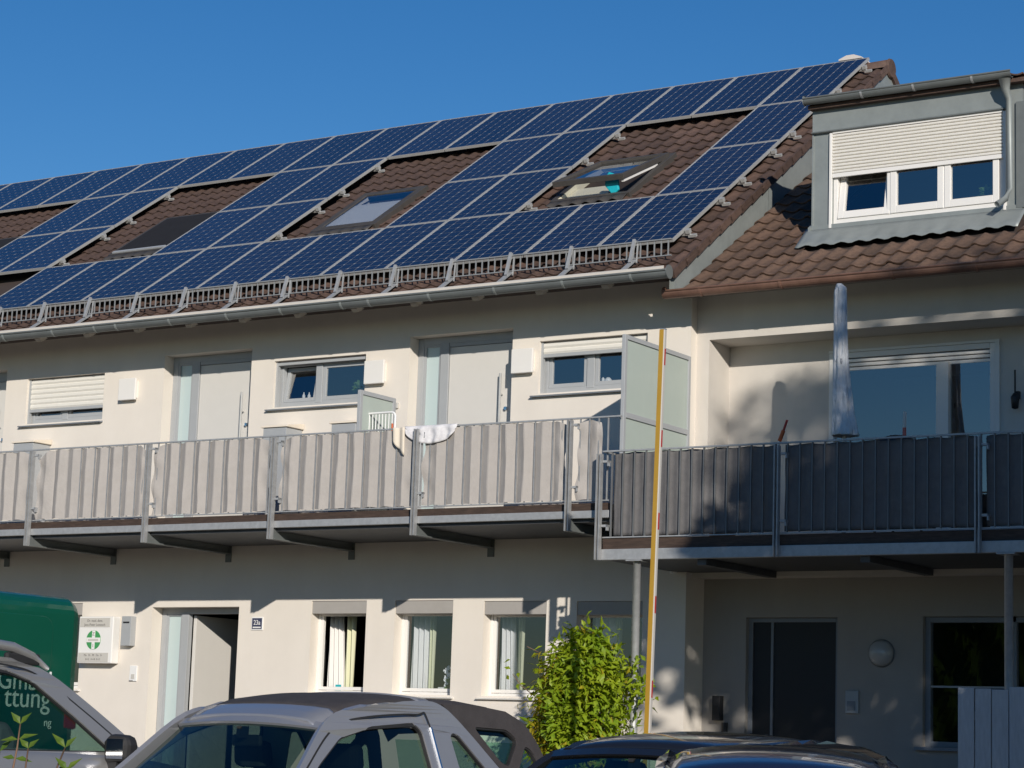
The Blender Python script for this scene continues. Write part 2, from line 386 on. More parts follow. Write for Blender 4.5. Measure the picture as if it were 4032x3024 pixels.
# zinc clad gable strip above the neighbour's roof
z2 = lambda y: 6.53+(y+.53)*.637
m = MB(); top = lambda y: 7.06+(y+.1)*tan(TH)
pts = [(-.545, top(-.545)), (5.42, top(5.42)), (8.0, top(5.42)-2.58*tan(TH)), (8.0, 7.0), (.3, 6.95), (-.40, z2(-.40)-.06), (-.545, z2(-.545)+.03)]
m.prism(pts, 'x', .205, .272); zg = m.build('gable_cladding', 'zinc', H)
for y in (1.75, 3.9): MB().box(.272, .278, y-.006, y+.006, z2(y)-.05, top(y)).build('seam', 'zinc_dark', zg)
# gutter
def half_pipe(m, yc, zc, r, x0, x1, n=10, t=.006):
    pr = [(yc+r*cos(pi+pi*k/n), zc+r*sin(pi+pi*k/n)) for k in range(n+1)]; pi_ = [(yc+(r-t)*cos(pi+pi*k/n), zc+(r-t)*sin(pi+pi*k/n)) for k in range(n, -1, -1)]
    return m.prism(pr+pi_, 'x', x0, x1)
m = half_pipe(MB(), -.80, 6.712, .072, -12.6, .335); m.tube([(-12.6, -.876, 6.722), (.335, -.876, 6.722)], .013, 8)
GT = m.build('gutter', 'zinc_dark', H, smooth=False)
MB().lathe([(0, 0), (.078, 0), (.078, -.012)], (.345, -.80, 6.71), 'x', 20).build('gutter_end_cap', 'zinc_dark', GT)
for x in (-.115, -.995, -1.91, -2.82, -3.69, -4.1, -5.02, -5.87, -6.8, -7.7, -8.07, -8.81, -9.7, -10.5):
    half_pipe(MB(), -.80, 6.712, .0775, x-.014, x+.014).build('gutter_band', 'zinc', GT)
# snow guard
mat('galv_mid', (.30,.31,.315), .5, metal=.3, var=.12)
SG = MB().box(-11.6, .10, -.338, -.302, 7.198, 7.212).box(-11.6, .10, -.335, -.305, 7.012, 7.024).build('snow_guard', 'galv_mid', H)
bm_ = MB().box(-.007, .007, -.006, .006, 0, .174).mesh('bar'); bm_.materials.append(MT['galv_mid'])
k = 0
while .06-.0892*k > -11.5:
    inst('bar', bm_, SG, Matrix.Translation((.06-.0892*k, -.32, 7.024))); k += 1
for k in range(14):
    x = -.37-.829*k
    m = MB(); m.strip([(x, -.335, 7.235), (x, -.375, 7.12), (x, -.43, 6.95)], .036, .03, (0, -1, .3)); m.strip([(x+.035, -.315, 7.21), (x+.035, -.34, 6.96)], .018, .012, (0, -1, .1))
    a, b = rp(x, -.70, -.085), rp(x, -.34, -.085); m.strip([a, b], .07, .014, (0, -sin(TH), cos(TH)))
    m.build('bracket', 'galv', SG)
# doors on the gallery
def gallery_door(k, h, recess=.18):
    a, b, c, d = h; y = recess
    D = frame_ring(MB(), a, b, c, d, y, y+.07, .085).box(a+.34, a+.46, y-.012, y+.06, c, d-.085).box(a+.46, b, y, y+.06, d-.13, d-.085).build('door', 'frame_grey', H, bev=.004)
    if k == 2: D['label'] = 'white panel door with grey frame and tall sidelight, nearest the privacy screen'
    MB().box(a+.085, a+.34, y+.03, y+.04, c+.08, d-.085).build('sidelight', 'frost_door', D)
    frame_ring(MB(), a+.085, a+.34, c+.08, d-.085, y+.01, y+.05, .03).build('sidelight_frame', 'frame_grey', D)
    MB().box(a+.465, b-.09, y+.008, y+.05, c+.02, d-.135).build('door_leaf', 'door_white', D, bev=.004)
    hx = b-.24
    m = MB().tube([(hx, y-.055, 4.45), (hx, y-.055, 5.90)], .016, 10).tube([(hx, y-.05, 4.7), (hx, y+.02, 4.7)], .01).tube([(hx, y-.05, 5.65), (hx, y+.02, 5.65)], .01); m.build('handle', 'alu', D, smooth=False)
    MB().lathe([(0, -.03), (.022, -.03), (.026, 0)], (hx+.06, y+.005, 5.48), 'y', 12).build('lock', 'chrome', D)
for k, n in enumerate(('door0', 'door1', 'door2')): gallery_door(k, holes[n])
# upper windows
def upper_window(h, shut, mode):
    a, b, c, d = h; y = .12
    mid = a+(b-a)*.44
    Wn = frame_ring(MB(), a, b, c, d, y, y+.07, .06, .075).box(mid-.05, mid+.05, y-.005, y+.06, c+.05, d-.05).build('window', 'frame_grey', H, bev=.004)
    room(a, b, c, d, .205, 1.6).build('room', 'dark_room', Wn)
    MB().prism([(-.06, c-.03), (.12, c-.002), (.12, c-.045), (-.055, c-.045)], 'x', a-.08, b+.015).build('sill', 'sill_grey', Wn)
    for s, e in ((a+.06, mid-.05), (mid+.05, b-.06)):
        tilt = mode == 'tilt' and s < mid-.3
        M = Matrix.Translation((0, y+.02, c+.08)) @ Matrix.Rotation(-.16 if tilt else 0, 4, 'X') @ Matrix.Translation((0, -y-.02, -c-.08))
        m = frame_ring(MB(), s+.002, e-.002, c+.077, d-.062, y+.012, y+.055, .048); m.v = [tuple(M @ Vector(p)) for p in m.v]
        S = m.build('sash', 'frame_grey', Wn, bev=.003)
        m = MB().quad((s+.05, y+.03, c+.12), (e-.05, y+.03, c+.12), (e-.05, y+.03, d-.11), (s+.05, y+.03, d-.11)); m.v = [tuple(M @ Vector(p)) for p in m.v]
        m.build('pane', 'pane', S)
    # shutter
    n = int(shut/.068)
    for i in range(n):
        z = d-.01-.068*(i+1)
        m = MB(); m.prism([(.062, z), (.05, z+.02), (.05, z+.05), (.062, z+.066), (.072, z+.066), (.072, z)], 'x', a+.03, b-.03); m.build('slat', 'shutter', Wn)
    z = d-.01-.068*n
    MB().box(a+.025, b-.025, .045, .08, z-.045, z-.003).build('shutter_bar', 'frame_grey', Wn, bev=.004)
    for x in (a, b-.028): MB().box(x, x+.028, .04, .09, c, d).build('guide_rail', 'frame_grey', Wn)
    return Wn
w1 = upper_window(holes['win1'], .42, 'closed'); w2 = upper_window(holes['win2'], .0, 'tilt'); w3 = upper_window(holes['win3'], .14, 'closed')
# ground floor windows with roller boxes and curtains
def ground_window(h, i):
    a, b, c, d = h; y = .15
    Wn = frame_ring(MB(), a, b, c, d-.10, y, y+.07, .035).build('window', 'pvc', H, bev=.004)
    room(a, b, c, d, .205, 2.6).build('room', 'dark_room', Wn)
    MB().box(a+.004, b-.004, .012, .16, d-.155, d-.003).build('roller_box', 'roller_grey', Wn, bev=.006)
    MB().prism([(-.05, c-.028), (.15, c-.002), (.15, c-.04), (-.045, c-.04)], 'x', a-.05, b+.05).build('sill', 'pvc', Wn)
    sash_open = i == 1
    s, e = a+.035, b-.035
    S = MB().box(s, s+.04, y+.01, y+.055, c+.04, d-.14).box(s+.04, e, y+.01, y+.055, d-.175, d-.14).box(s+.04, e, y+.01, y+.055, c+.04, c+.08).box(e-.04, e, y+.01, y+.055, c+.08, d-.175).build('sash', 'pvc', Wn, bev=.003)
    if not sash_open: MB().quad((s+.04, y+.03, c+.08), (e-.04, y+.03, c+.08), (e-.04, y+.03, d-.175), (s+.04, y+.03, d-.175)).build('pane', 'pane_low', S)
    m = MB(); wq = (.24, .20, .20, .19)[i % 4]
    m.grid(lambda u, v: (a+.03+wq*u*(1-.25*v*(i % 2)), .34+.035*sin(u*pi*7+v*.8)+.1*u, c-.05+(d-c-.1)*v), 42, 6); m.build('curtain', 'curtain_white', Wn, smooth=True, solid=.004)
    m = MB(); m.grid(lambda u, v: (a+.03+wq+(.14 if i == 1 else .08)*u, .42+.03*sin(u*pi*4+v), c-.05+(d-c-.1)*v), 24, 6); m.build('curtain', 'curtain_green', Wn, smooth=True, solid=.004)
    return Wn
for i, n in enumerate(('gw0', 'gw1', 'gw2', 'gw3', 'gw4')): ground_window(holes[n], i)
# ground floor entrance with open leaf
a, b, c, d = holes['gdoor']; y = .2
D = frame_ring(MB(), a, b, c, d, y, y+.07, .075).box(a+.34, a+.46, y-.012, y+.065, c, d-.07).build('door', 'frame_grey', H, bev=.004)
D['label'] = 'ground floor entrance standing open, white leaf swung inwards beside a frosted sidelight'
MB().box(a+.075, a+.34, y+.03, y+.04, c, d-.07).build('sidelight', 'frost_door', D)
frame_ring(MB(), a+.075, a+.34, c, d-.07, y+.01, y+.05, .03).build('sidelight_frame', 'frame_grey', D)
MB().box(a+.465, a+.515, y+.08, y+1.02, c+.01, d-.09).build('door_leaf', 'door_white', D, bev=.003)
MB().box(a+.515, a+.522, y+.62, y+.68, 1.78, 1.90).build('lock', 'sign_grey', D)
room(a, b, c, d, .275, 4.5).build('hall', 'dark_room', D)

# chimney behind the ridge
ch = thing('chimney', 'small whitewashed brick chimney top peeping over the panels at the ridge', 'chimney', (-1.8, 9, 8.5))
MB().box(-1.96, -1.64, 8.82, 9.18, 8.2, 12.15).build('shaft', 'brick', ch)
MB().box(-1.97, -1.66, 8.80, 8.819, 8.2, 12.15).build('front_render', 'mortar', ch)
MB().prism([(-1.99, 12.15), (-1.61, 12.15), (-1.61, 12.17), (-1.74, 12.22), (-1.86, 12.22), (-1.99, 12.17)], 'y', 8.78, 9.22).build('cap', 'mortar', ch)

# ================================================================== SOLAR PANELS
pw, pl = .992, 1.64
m = frame_ring(MB(), 0, pw, 0, pl, 0, 1, .012)
fr = MB(); fr.box(0, .014, 0, pl, -.04, 0).box(pw-.014, pw, 0, pl, -.04, 0).box(.014, pw-.014, 0, .014, -.04, 0).box(.014, pw-.014, pl-.014, pl, -.04, 0)
fm = fr.mesh('panel_frame'); fm.materials.append(MT['alu'])
lm = MB().quad((.014, .014, -.006), (pw-.014, .014, -.006), (pw-.014, pl-.014, -.006), (.014, pl-.014, -.006)).mesh('laminate'); lm.materials.append(MT['backsheet'])
cm = MB(); cs = .1535; gx_ = (pw-.028-6*cs)/7; gy_ = (pl-.028-10*cs)/11; k = .011
for i in range(6):
    for j in range(10):
        x = .014+gx_+i*(cs+gx_); y = .014+gy_+j*(cs+gy_)
        cm.add([(x+k, y, -.004), (x+cs-k, y, -.004), (x+cs, y+k, -.004), (x+cs, y+cs-k, -.004), (x+cs-k, y+cs, -.004), (x+k, y+cs, -.004), (x, y+cs-k, -.004), (x, y+k, -.004)], [tuple(range(8))])
cmesh = cm.mesh('cells'); cmesh.materials.append(MT['cells'])
ORD = ['', 'second ', 'third ', 'fourth ', 'fifth ', 'sixth ', 'seventh ', 'eighth ', 'ninth ', 'tenth ', 'eleventh ', 'twelfth ', 'thirteenth ', 'fourteenth ', 'fifteenth ', 'sixteenth ', 'seventeenth ']
RN = ['bottom row', 'second row up', 'third row up', 'top row']
def in_gap(i, j): return j in (1, 2) and any(i0 <= i < i1 for i0, i1 in GAPS)
NC = [11, 13, 15, 17]
blocks = []
for j in range(4):
    cnt = 0
    for i in range(NC[j]):
        if in_gap(i, j): continue
        lab = ('blue solar panel at the right end of the ' if cnt == 0 else 'blue solar panel, %sfrom the right end of the ' % ORD[cnt])+RN[j]
        P = thing('solar_panel', lab, 'solar panel', rp(-(i+1)*PXC+.009, j*PY+.009), 'solar panels on the long roof')
        P.rotation_euler = (TH, 0, 0); cnt += 1
        for nme, me in (('panel_frame', fm), ('laminate', lm), ('cells', cmesh)):
            o = bpy.data.objects.new(nme, me); COL.objects.link(o); o.parent = P
            if nme == 'cells': o['kind'] = 'stuff'
    st = None
    for i in range(NC[j]+1):
        f = i < NC[j] and not in_gap(i, j)
        if f and st is None: st = i
        if not f and st is not None: blocks.append((j, st, i)); st = None
for j, i0, i1 in blocks:
    for f, side in ((.2, 'lower'), (.8, 'upper')):
        s = (j+f)*PY; a, b = rp(-i1*PXC-.0, s, -.065), rp(-i0*PXC+.05, s, -.065)
        m = MB(); m.strip([a, b], .04, .045, (0, -sin(TH), cos(TH)))
        R = m.build('mounting_rail', 'alu', None, base=tuple(b))
        tag(R, '%s aluminium rail under the %s%s' % (side, RN[j], '' if j in (0, 3) else {0: ' at the right end', 3: ' left of the open skylight', 7: ' left of the blinded skylight', 11: ' left of the shuttered skylight'}[i0]), 'rail', 'panel mounting rails')
        e = rp(-i0*PXC+.012, s, -.03)
        M = Matrix.Translation(e) @ RX
        if i0 in (0, 3, 7, 11):
            MB().box(-.008, .045, -.03, .03, -.035, .012, M).build('end_clamp', 'alu', R)
            MB().box(.01, .11, -.02, .02, -.085, -.055, M).build('roof_hook', 'alu', R)

# ================================================================== SKYLIGHTS
def skylight(idx, label, kind):
    a, b, c, d = SKY[idx]
    S = thing('skylight', label, 'skylight', rp((a+b)/2, c, -.1), 'roof windows between the panels')
    BS = Vector(BASE[S.name])
    def rb(x0, x1, s0, s1, o0, o1, nm, mt, par=S, bev=0):
        m = MB(); M = Matrix.Translation(rp(0, 0, 0)) @ RX; m.box(x0, x1, s0, s1, o0, o1, M); return m.build(nm, mt, par, bev=bev)
    m = MB(); M = Matrix.Translation(rp(0, 0, 0)) @ RX; f = .065
    for x0, x1, s0, s1 in ((a, a+f, c, d), (b-f, b, c, d), (a+f, b-f, d-f, d), (a+f, b-f, c, c+f)): m.box(x0, x1, s0, s1, -.17, -.075, M)
    m.build('flashing', 'flashing', S, bev=.004)
    # lead apron dressed over the tiles below
    ap = MB(); ap.grid(lambda u, v: M @ Vector((a+.03+(b-a-.06)*u, c-.17*v, -.082-.012*v+.018*v*cos(u*(b-a)/TW*2*pi))), 48, 2, flip=True); ap.build('apron', 'flashing', S, smooth=True, solid=.004)
    ia, ib, ic, id_ = a+f, b-f, c+f, d-f
    if kind == 'shutter':
        rb(ia, ib, ic, id_, -.11, -.068, 'awning_shutter', 'shutter_dark', bev=.004); rb(ia-.01, ib+.01, ic-.02, ic+.03, -.11, -.055, 'bottom_bar', 'frame_grey')
    elif kind == 'blind':
        m = MB()
        for x0, x1, s0, s1 in ((ia, ia+.05, ic, id_), (ib-.05, ib, ic, id_), (ia+.05, ib-.05, id_-.06, id_), (ia+.05, ib-.05, ic, ic+.06)): m.box(x0, x1, s0, s1, -.11, -.072, M)
        F = m.build('sash', 'flashing', S, bev=.003)
        MB().quad(*[M @ Vector(q) for q in ((ia+.05, ic+.06, -.084), (ib-.05, ic+.06, -.084), (ib-.05, id_-.06, -.084), (ia+.05, id_-.06, -.084))]).build('pane', 'pane', F)
        rb(ia+.05, ib-.05, ic+.06, ic+.06+(id_-ic-.12)*.72, -.105, -.10, 'blind', 'pvc', F)
        rb(ia+.05, ib-.05, ic+.06, id_-.06, -.40, -.38, 'room', 'dark_room', F); rb(ia+.02, ia+.05, ic+.06, id_-.06, -.38, -.09, 'lining', 'pvc', F)
    else:
        # well + open top-hung sash
        rb(ia, ib, ic, id_, -.75, -.73, 'room', 'dark_room'); rb(ia-.01, ia+.012, ic, id_, -.72, -.09, 'lining', 'cream'); rb(ib-.012, ib+.01, ic, id_, -.72, -.09, 'lining', 'zinc_dark')
        rb(ia+.02, ia+.62, ic+.02, ic+.55, -.16, -.15, 'blind', 'cream'); rb(ia, ib, id_-.02, id_+.01, -.72, -.09, 'lining', 'cream')
        MH = M @ Matrix.Translation((0, id_, -.07)) @ Matrix.Rotation(radians(-8.5), 4, 'X') @ Matrix.Translation((0, -id_, .07))
        m = MB()
        for x0, x1, s0, s1 in ((ia, ia+.055, ic, id_), (ib-.055, ib, ic, id_), (ia+.055, ib-.055, id_-.07, id_), (ia+.055, ib-.055, ic, ic+.07)): m.box(x0, x1, s0, s1, -.115, -.045, MH)
        F = m.build('sash', 'flashing', S, bev=.004)
        MB().quad(*[MH @ Vector(q) for q in ((ia+.055, ic+.07, -.078), (ib-.055, ic+.07, -.078), (ib-.055, id_-.07, -.078), (ia+.055, id_-.07, -.078))]).build('pane', 'pane', F)
        MB().box(ib-.05, ib-.012, ic+.02, id_-.35, -.15, -.118, MH).build('sash_liner', 'pvc', F)
    return S
skylight(0, 'open skylight with raised sash at the right end of the roof', 'open')
skylight(1, 'closed skylight with half drawn white blind in the middle of the roof', 'blind')
skylight(2, 'skylight covered by a dark outside shutter left of the middle', 'shutter')
skylight(3, 'skylight cut off by the left edge of the picture', 'shutter')
m = MB(); M = Matrix.Translation(rp(-1.93, 2.32, .02)) @ RX
m.prism([(-.10, -.03), (.02, -.17), (.10, -.10), (.09, .09), (-.04, .14), (-.09, .08)], 'y', -.02, .02); m.v = [tuple(M @ (Matrix.Rotation(radians(-30), 4, 'X') @ Vector(p))) for p in m.v]
tag(m.build('cloth', 'teal', None, base=tuple(rp(-1.93, 2.3, -.1)), bev=.01), 'turquoise cloth hanging out of the open skylight', 'cloth')

# ================================================================== RIGHT HOUSE
H2 = thing('neighbouring_house', 'shaded house on the right with a zinc dormer and recessed balcony', 'house', (4, .4, 0))
TH2 = math.atan(.637); RX2 = Matrix.Rotation(TH2, 4, 'X')
def rq(x, s, off=0.0): return Vector((x, -.53+s*cos(TH2)-off*sin(TH2), 6.53+s*sin(TH2)+off*cos(TH2)))
XR = 9.0
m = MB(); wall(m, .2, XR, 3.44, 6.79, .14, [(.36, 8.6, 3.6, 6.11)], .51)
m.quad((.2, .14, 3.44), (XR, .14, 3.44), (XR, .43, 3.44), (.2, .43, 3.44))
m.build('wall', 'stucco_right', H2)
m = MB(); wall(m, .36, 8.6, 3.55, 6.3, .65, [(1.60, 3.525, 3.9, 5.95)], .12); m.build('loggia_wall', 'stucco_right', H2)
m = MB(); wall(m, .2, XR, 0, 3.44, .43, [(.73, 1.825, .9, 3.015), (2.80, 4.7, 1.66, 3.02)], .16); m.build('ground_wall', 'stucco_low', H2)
# roof
q = [rq(0, .10, -.07), rq(0, 7.4, -.07), rq(0, 7.4, -.12), rq(0, .13, -.12)]
m = MB().prism([(p.y, p.z) for p in q], 'x', .28, XR)
m.prism([(5.7, 10.45), (10, 7.6), (10, 7.5), (5.7, 10.3)], 'x', .28, XR)
R2 = m.build('roof', 'underlay', H2)
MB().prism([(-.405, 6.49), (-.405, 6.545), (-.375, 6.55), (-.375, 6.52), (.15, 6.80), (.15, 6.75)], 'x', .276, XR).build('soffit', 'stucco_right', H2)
tm2 = tile_mesh('tile', .212, .39, 'tile_right'); n2 = 0
for r in range(17):
    for c in range(24):
        x = .285+.212*c; s = .045+.315*r; p = rq(x, s, -.045)
        if p.y+.32 > .62 and 1.30 < x+.16 and x < 3.76 and p.y > .1: continue
        if x > 3.7 and s > 2.3: continue
        if 0.3 < x < 1.4 and s > 5: continue
        if x > 4.95: continue
        inst('tile', tm2, R2, Matrix.Translation(p+Vector((0, 0, random.uniform(-.003, .004)))) @ RX2 @ Matrix.Rotation(random.uniform(-.015, .015), 4, 'Z') @ Matrix.Rotation(random.uniform(-.012, .012), 4, 'X')); n2 += 1
m = half_pipe(MB(), -.485, 6.55, .068, .12, XR); m.tube([(.12, -.557, 6.56), (XR, -.557, 6.56)], .012, 8)
G2 = m.build('gutter', 'copper', H2)
MB().lathe([(0, 0), (.069, 0), (.069, .01)], (.11, -.485, 6.55), 'x', 18).build('gutter_end_cap', 'copper', G2)
for x in (.58, 1.55, 2.83, 3.75, 4.6): half_pipe(MB(), -.485, 6.55, .0745, x-.014, x+.014).build('gutter_band', 'copper', G2)
# dormer
dx0, dx1, dy, dz0, dz1 = 1.325, 3.80, .75, 7.40, 8.86
m = MB(); wall(m, dx0, dx1, dz0, dz1, dy, [(1.575, 3.585, 7.46, 8.515)], .14)
for X, sg in ((dx0, 1), (dx1, -1)):
    q = [(X, dy, dz0), (X, dy, dz1), (X, 3.2, dz1+.22), (X, 3.2, 8.9)]; m.quad(*(q if sg < 0 else q[::-1]))
DO = m.build('dormer', 'zinc', H2)
DO['label'] = 'zinc clad flat dormer with half lowered roller shutter'
MB().box(dx0-.004, dx0+.012, dy-.015, dy+.02, dz0, dz1-.28).build('corner_seam', 'zinc', DO)
MB().box(dx0, 3.62, dy-.02, dy-.003, 8.548, dz1).build('fascia', 'zinc', DO)
MB().box(dx0, 3.64, dy-.05, dy-.021, 8.533, 8.547).build('drip_edge', 'zinc_dark', DO)
m = MB(); m.prism([(.64, 8.80), (3.6, 8.95), (3.6, 9.0), (.64, 8.845)], 'x', dx0-.02, dx1+.1); m.build('dormer_roof', 'tile_main', DO)
tmd = tile_mesh('tile', .212, .39, 'tile_main')
for c in range(12): inst('tile', tmd, DO, Matrix.Translation((1.30+.212*c, .60, 8.845)) @ Matrix.Rotation(.03, 4, 'X'))
m = half_pipe(MB(), .585, 8.895, .058, dx0-.03, 3.74); m.tube([(dx0-.03, .525, 8.902), (3.74, .525, 8.902)], .011, 8)
GD = m.build('gutter', 'zinc_dark', DO)
MB().lathe([(0, 0), (.06, 0), (.06, .01)], (dx0-.04, .585, 8.89), 'x', 18).build('gutter_end_cap', 'zinc', DO)
for x in (2.0, 2.62, 3.3): half_pipe(MB(), .585, 8.895, .0635, x-.012, x+.012).build('gutter_band', 'galv', DO)
MB().tube([(3.66, .585, 8.83), (3.665, .60, 8.72), (3.68, .66, 8.62), (3.68, .66, 7.62), (3.66, .60, 7.50), (3.60, .50, 7.42)], .04, 14, rr=[.065, .045, .034, .034, .034, .036]).build('downpipe', 'zinc', DO, smooth=True)
MB().box(3.735, 3.83, dy-.03, dy-.003, 7.42, 8.6).build('corner_board', 'zinc_dark', DO)
# base flashing dressed over tiles
m = MB(); n = 60
def fl(u, v):
    x = dx0-.07+(dx1-dx0+.12)*u; y = .75-.31*v; wave = .013*cos((x-.285-.05)/.212*2*pi)*(v**2)
    z = z2(y)+.008+(1-v)*.075+wave
    return (x, y, z)
m.grid(fl, n, 4, flip=True); m.build('base_flashing', 'zinc', DO, smooth=True, solid=.005)
MB().box(dx0, dx1, dy-.025, dy-.003, dz0-.02, dz0+.055).build('sill_strip', 'zinc', DO)
# left cheek flashing on tiles
MB().prism([(.70, z2(.70)+.03), (3.0, z2(3.0)+.03), (3.0, z2(3.0)+.10), (.70, z2(.70)+.12)], 'x', dx0-.03, dx0-.003).build('side_flashing', 'zinc', DO)
# dormer window
a, b, c, d = 1.575, 3.585, 7.46, 8.515; y = dy+.02
DW = frame_ring(MB(), a, b, c, d, y, y+.08, .05, .06).build('window', 'pvc', H2, bev=.004)
DW['label'] = 'white three part dormer window, left sash tilted open'
room(a, b, c, d, dy+.145, 2.4).build('room', 'dark_room', DW)
W3 = (b-a-.10)/3
for i in range(3):
    s = a+.05+W3*i; e = s+W3
    M = Matrix.Translation((0, y, c+.06)) @ Matrix.Rotation(-.17 if i == 0 else 0, 4, 'X') @ Matrix.Translation((0, -y, -c-.06))
    m = frame_ring(MB(), s+.006, e-.006, c+.055, d-.2, y-.015, y+.05, .07, .085); m.v = [tuple(M @ Vector(p)) for p in m.v]
    S = m.build('sash', 'pvc', DW, bev=.004)
    m = MB().quad((s+.07, y+.02, c+.13), (e-.07, y+.02, c+.13), (e-.07, y+.02, d-.26), (s+.07, y+.02, d-.26)); m.v = [tuple(M @ Vector(p)) for p in m.v]; m.build('pane', 'pane', S)
for x in (a+.05+W3, a+.05+2*W3): MB().box(x-.035, x+.035, y-.008, y+.06, c+.05, d-.1).build('mullion', 'pvc', DW, bev=.003)
MB().box(a-.035, a-.004, dy-.03, dy+.02, c-.05, d).build('guide_rail', 'pvc', DW, bev=.003); MB().box(b+.004, b+.035, dy-.03, dy+.02, c-.05, d).build('guide_rail', 'pvc', DW, bev=.003)
nS = 12; zs0 = 8.505; sh = .0385
for i in range(nS):
    z = zs0-sh*(i+1); m = MB(); m.prism([(dy+.004, z), (dy-.015, z+.007), (dy-.018, z+.022), (dy-.012, z+.030), (dy+.006, z+sh-.001), (dy+.012, z+sh-.001), (dy+.012, z)], 'x', a, b); m.build('slat', 'shutter', DW)
MB().box(a, b, dy-.018, dy+.006, zs0-sh*nS-.05, zs0-sh*nS-.002).build('shutter_bar', 'pvc', DW, bev=.004)
MB().box(a, b, dy-.022, dy+.01, 8.506, 8.53).build('shutter_box', 'pvc', DW)
# loggia door
a, b, c, d = 1.60, 3.525, 3.9, 5.95; y = .67
LD = frame_ring(MB(), a, b, c, d, y-.03, y+.06, .06).box(2.86, 3.0, y-.035, y+.05, c, d-.17).build('balcony_door', 'pvc', H2, bev=.005)
m = MB()
for i, z in enumerate((5.88, 5.835, 5.79)): m.box(a+.06, b-.06, y-.01+.012*i, y+.05, z-.036, z)
m.build('shutter_box', 'pvc', LD, bev=.005)
for x0, x1 in ((a+.06, 2.86), (3.0, b-.06)): MB().quad((x0, y+.02, c+.06), (x1, y+.02, c+.06), (x1, y+.02, d-.19), (x0, y+.02, d-.19)).build('pane', 'pane', LD)
room(a, b, c, d, .78, 3.0).build('room', 'dark_room', LD)
MB().box(b+.003, b+.05, .63, .648, c, d+.03).box(a, b+.003, .63, .648, d+.003, d+.03).build('trim', 'pvc', LD)
# ground floor door and window
a, b, c, d = .73, 1.825, .9, 3.015
GD2 = frame_ring(MB(), a, b, c, d, .50, .57, .05).build('door', 'sill_grey', H2, bev=.004)
GD2['label'] = 'dark recessed front door under the right balcony'
MB().box(a+.05, a+.27, .52, .55, c, d-.05).build('sidelight', 'dark_metal', GD2); MB().box(a+.30, b-.05, .52, .56, c, d-.05).build('door_leaf', 'dark_metal', GD2, bev=.004)
MB().box(a+.27, a+.30, .505, .56, c, d-.05).build('mullion', 'sill_grey', GD2)
a, b, c, d = 2.80, 4.7, 1.66, 3.02
GW2 = frame_ring(MB(), a, b, c, d, .50, .58, .06).box(3.7, 3.8, .50, .57, c, d).build('window', 'sill_grey', H2, bev=.004)
MB().quad((a+.06, .54, c+.06), (b-.06, .54, c+.06), (b-.06, .54, d-.06), (a+.06, .54, d-.06)).build('pane', 'pane_shade', GW2); room(a, b, c, d, .60, 2.5).build('room', 'dark_room', GW2)
MB().box(a-.07, b+.05, .37, .55, c-.035, c).build('sill', 'sill_grey', GW2); MB().box(a+.06, b-.06, .51, .56, 2.28, 2.30).build('glazing_bar', 'frame_grey', GW2)

# ================================================================== BALCONIES
def post_mesh(z0, z1, wdt=.052):
    m = MB(); m.box(-wdt/2, -wdt/2+.014, -.03, .03, z0, z1).box(wdt/2-.014, wdt/2, -.03, .03, z0, z1).box(-wdt/2+.014, wdt/2-.014, .005, .017, z0, z0+.22).box(-wdt/2+.014, wdt/2-.014, .005, .017, z1-.1, z1-.02); return m
B1 = thing('balcony', 'long steel gallery balcony with vertical bar railing on the cream house', 'balcony', (-6, -1.5, 3.9))
MB().box(-12.6, .12, -1.50, -.002, 4.02, 4.085).build('deck', 'deck_wood', B1)
MB().box(-12.6, .10, -1.535, -1.502, 4.018, 4.098).build('deck_edge', 'wood_edge', B1)
MB().box(-12.6, .10, -1.57, -1.51, 3.935, 4.016).build('edge_beam', 'galv', B1, bev=.006)
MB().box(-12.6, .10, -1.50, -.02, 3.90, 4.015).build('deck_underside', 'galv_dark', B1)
PX1 = [-12.14, -10.2, -8.27, -6.33, -4.40, -2.38, -.385]
pm = post_mesh(3.80, 4.99)
pmesh = pm.mesh('post'); pmesh.materials.append(MT['post_steel'])
cl = MB().box(.03, .10, -.02, .035, -.012, .012).box(.085, .10, -.02, .02, -.05, .012).mesh('clamp'); cl.materials.append(MT['galv'])
for x in PX1[1:]:
    P = inst('post', pmesh, B1, Matrix.Translation((x, -1.605, 0))); BASE[P.name] = (x, -1.605, 0)
    for z in (4.94, 4.27):
        c_ = bpy.data.objects.new('clamp', cl); COL.objects.link(c_); c_.parent = P; c_.location = (0, .03, z)
    m = MB(); m.box(x-.006, x+.006, -1.585, -.003, 3.80, 4.0).box(x-.045, x+.045, -1.585, -.02, 3.80, 3.812).box(x-.045, x+.045, -.016, -.003, 3.70, 4.0)
    m.build('bracket', 'zinc_dark', B1)
rail = MB().box(-12.6, .215, -1.565, -1.535, 5.005, 5.022); rail.build('top_rail', 'galv', B1)
MB().box(-12.6, .10, -1.56, -1.54, 4.115, 4.127).build('bottom_rail', 'galv', B1)
bw = .2285; xv = -4.055
bme = MB().box(-.0075, .0075, -.008, .004, 4.127, 5.005).mesh('bar'); bme.materials.append(MT['post_steel'])
k = -30
while True:
    x = xv+bw/2*k; k += 1
    if x < -11.3: continue
    if x > .1: break
    inst('bar', bme, B1, Matrix.Translation((x, -1.55, 0)))
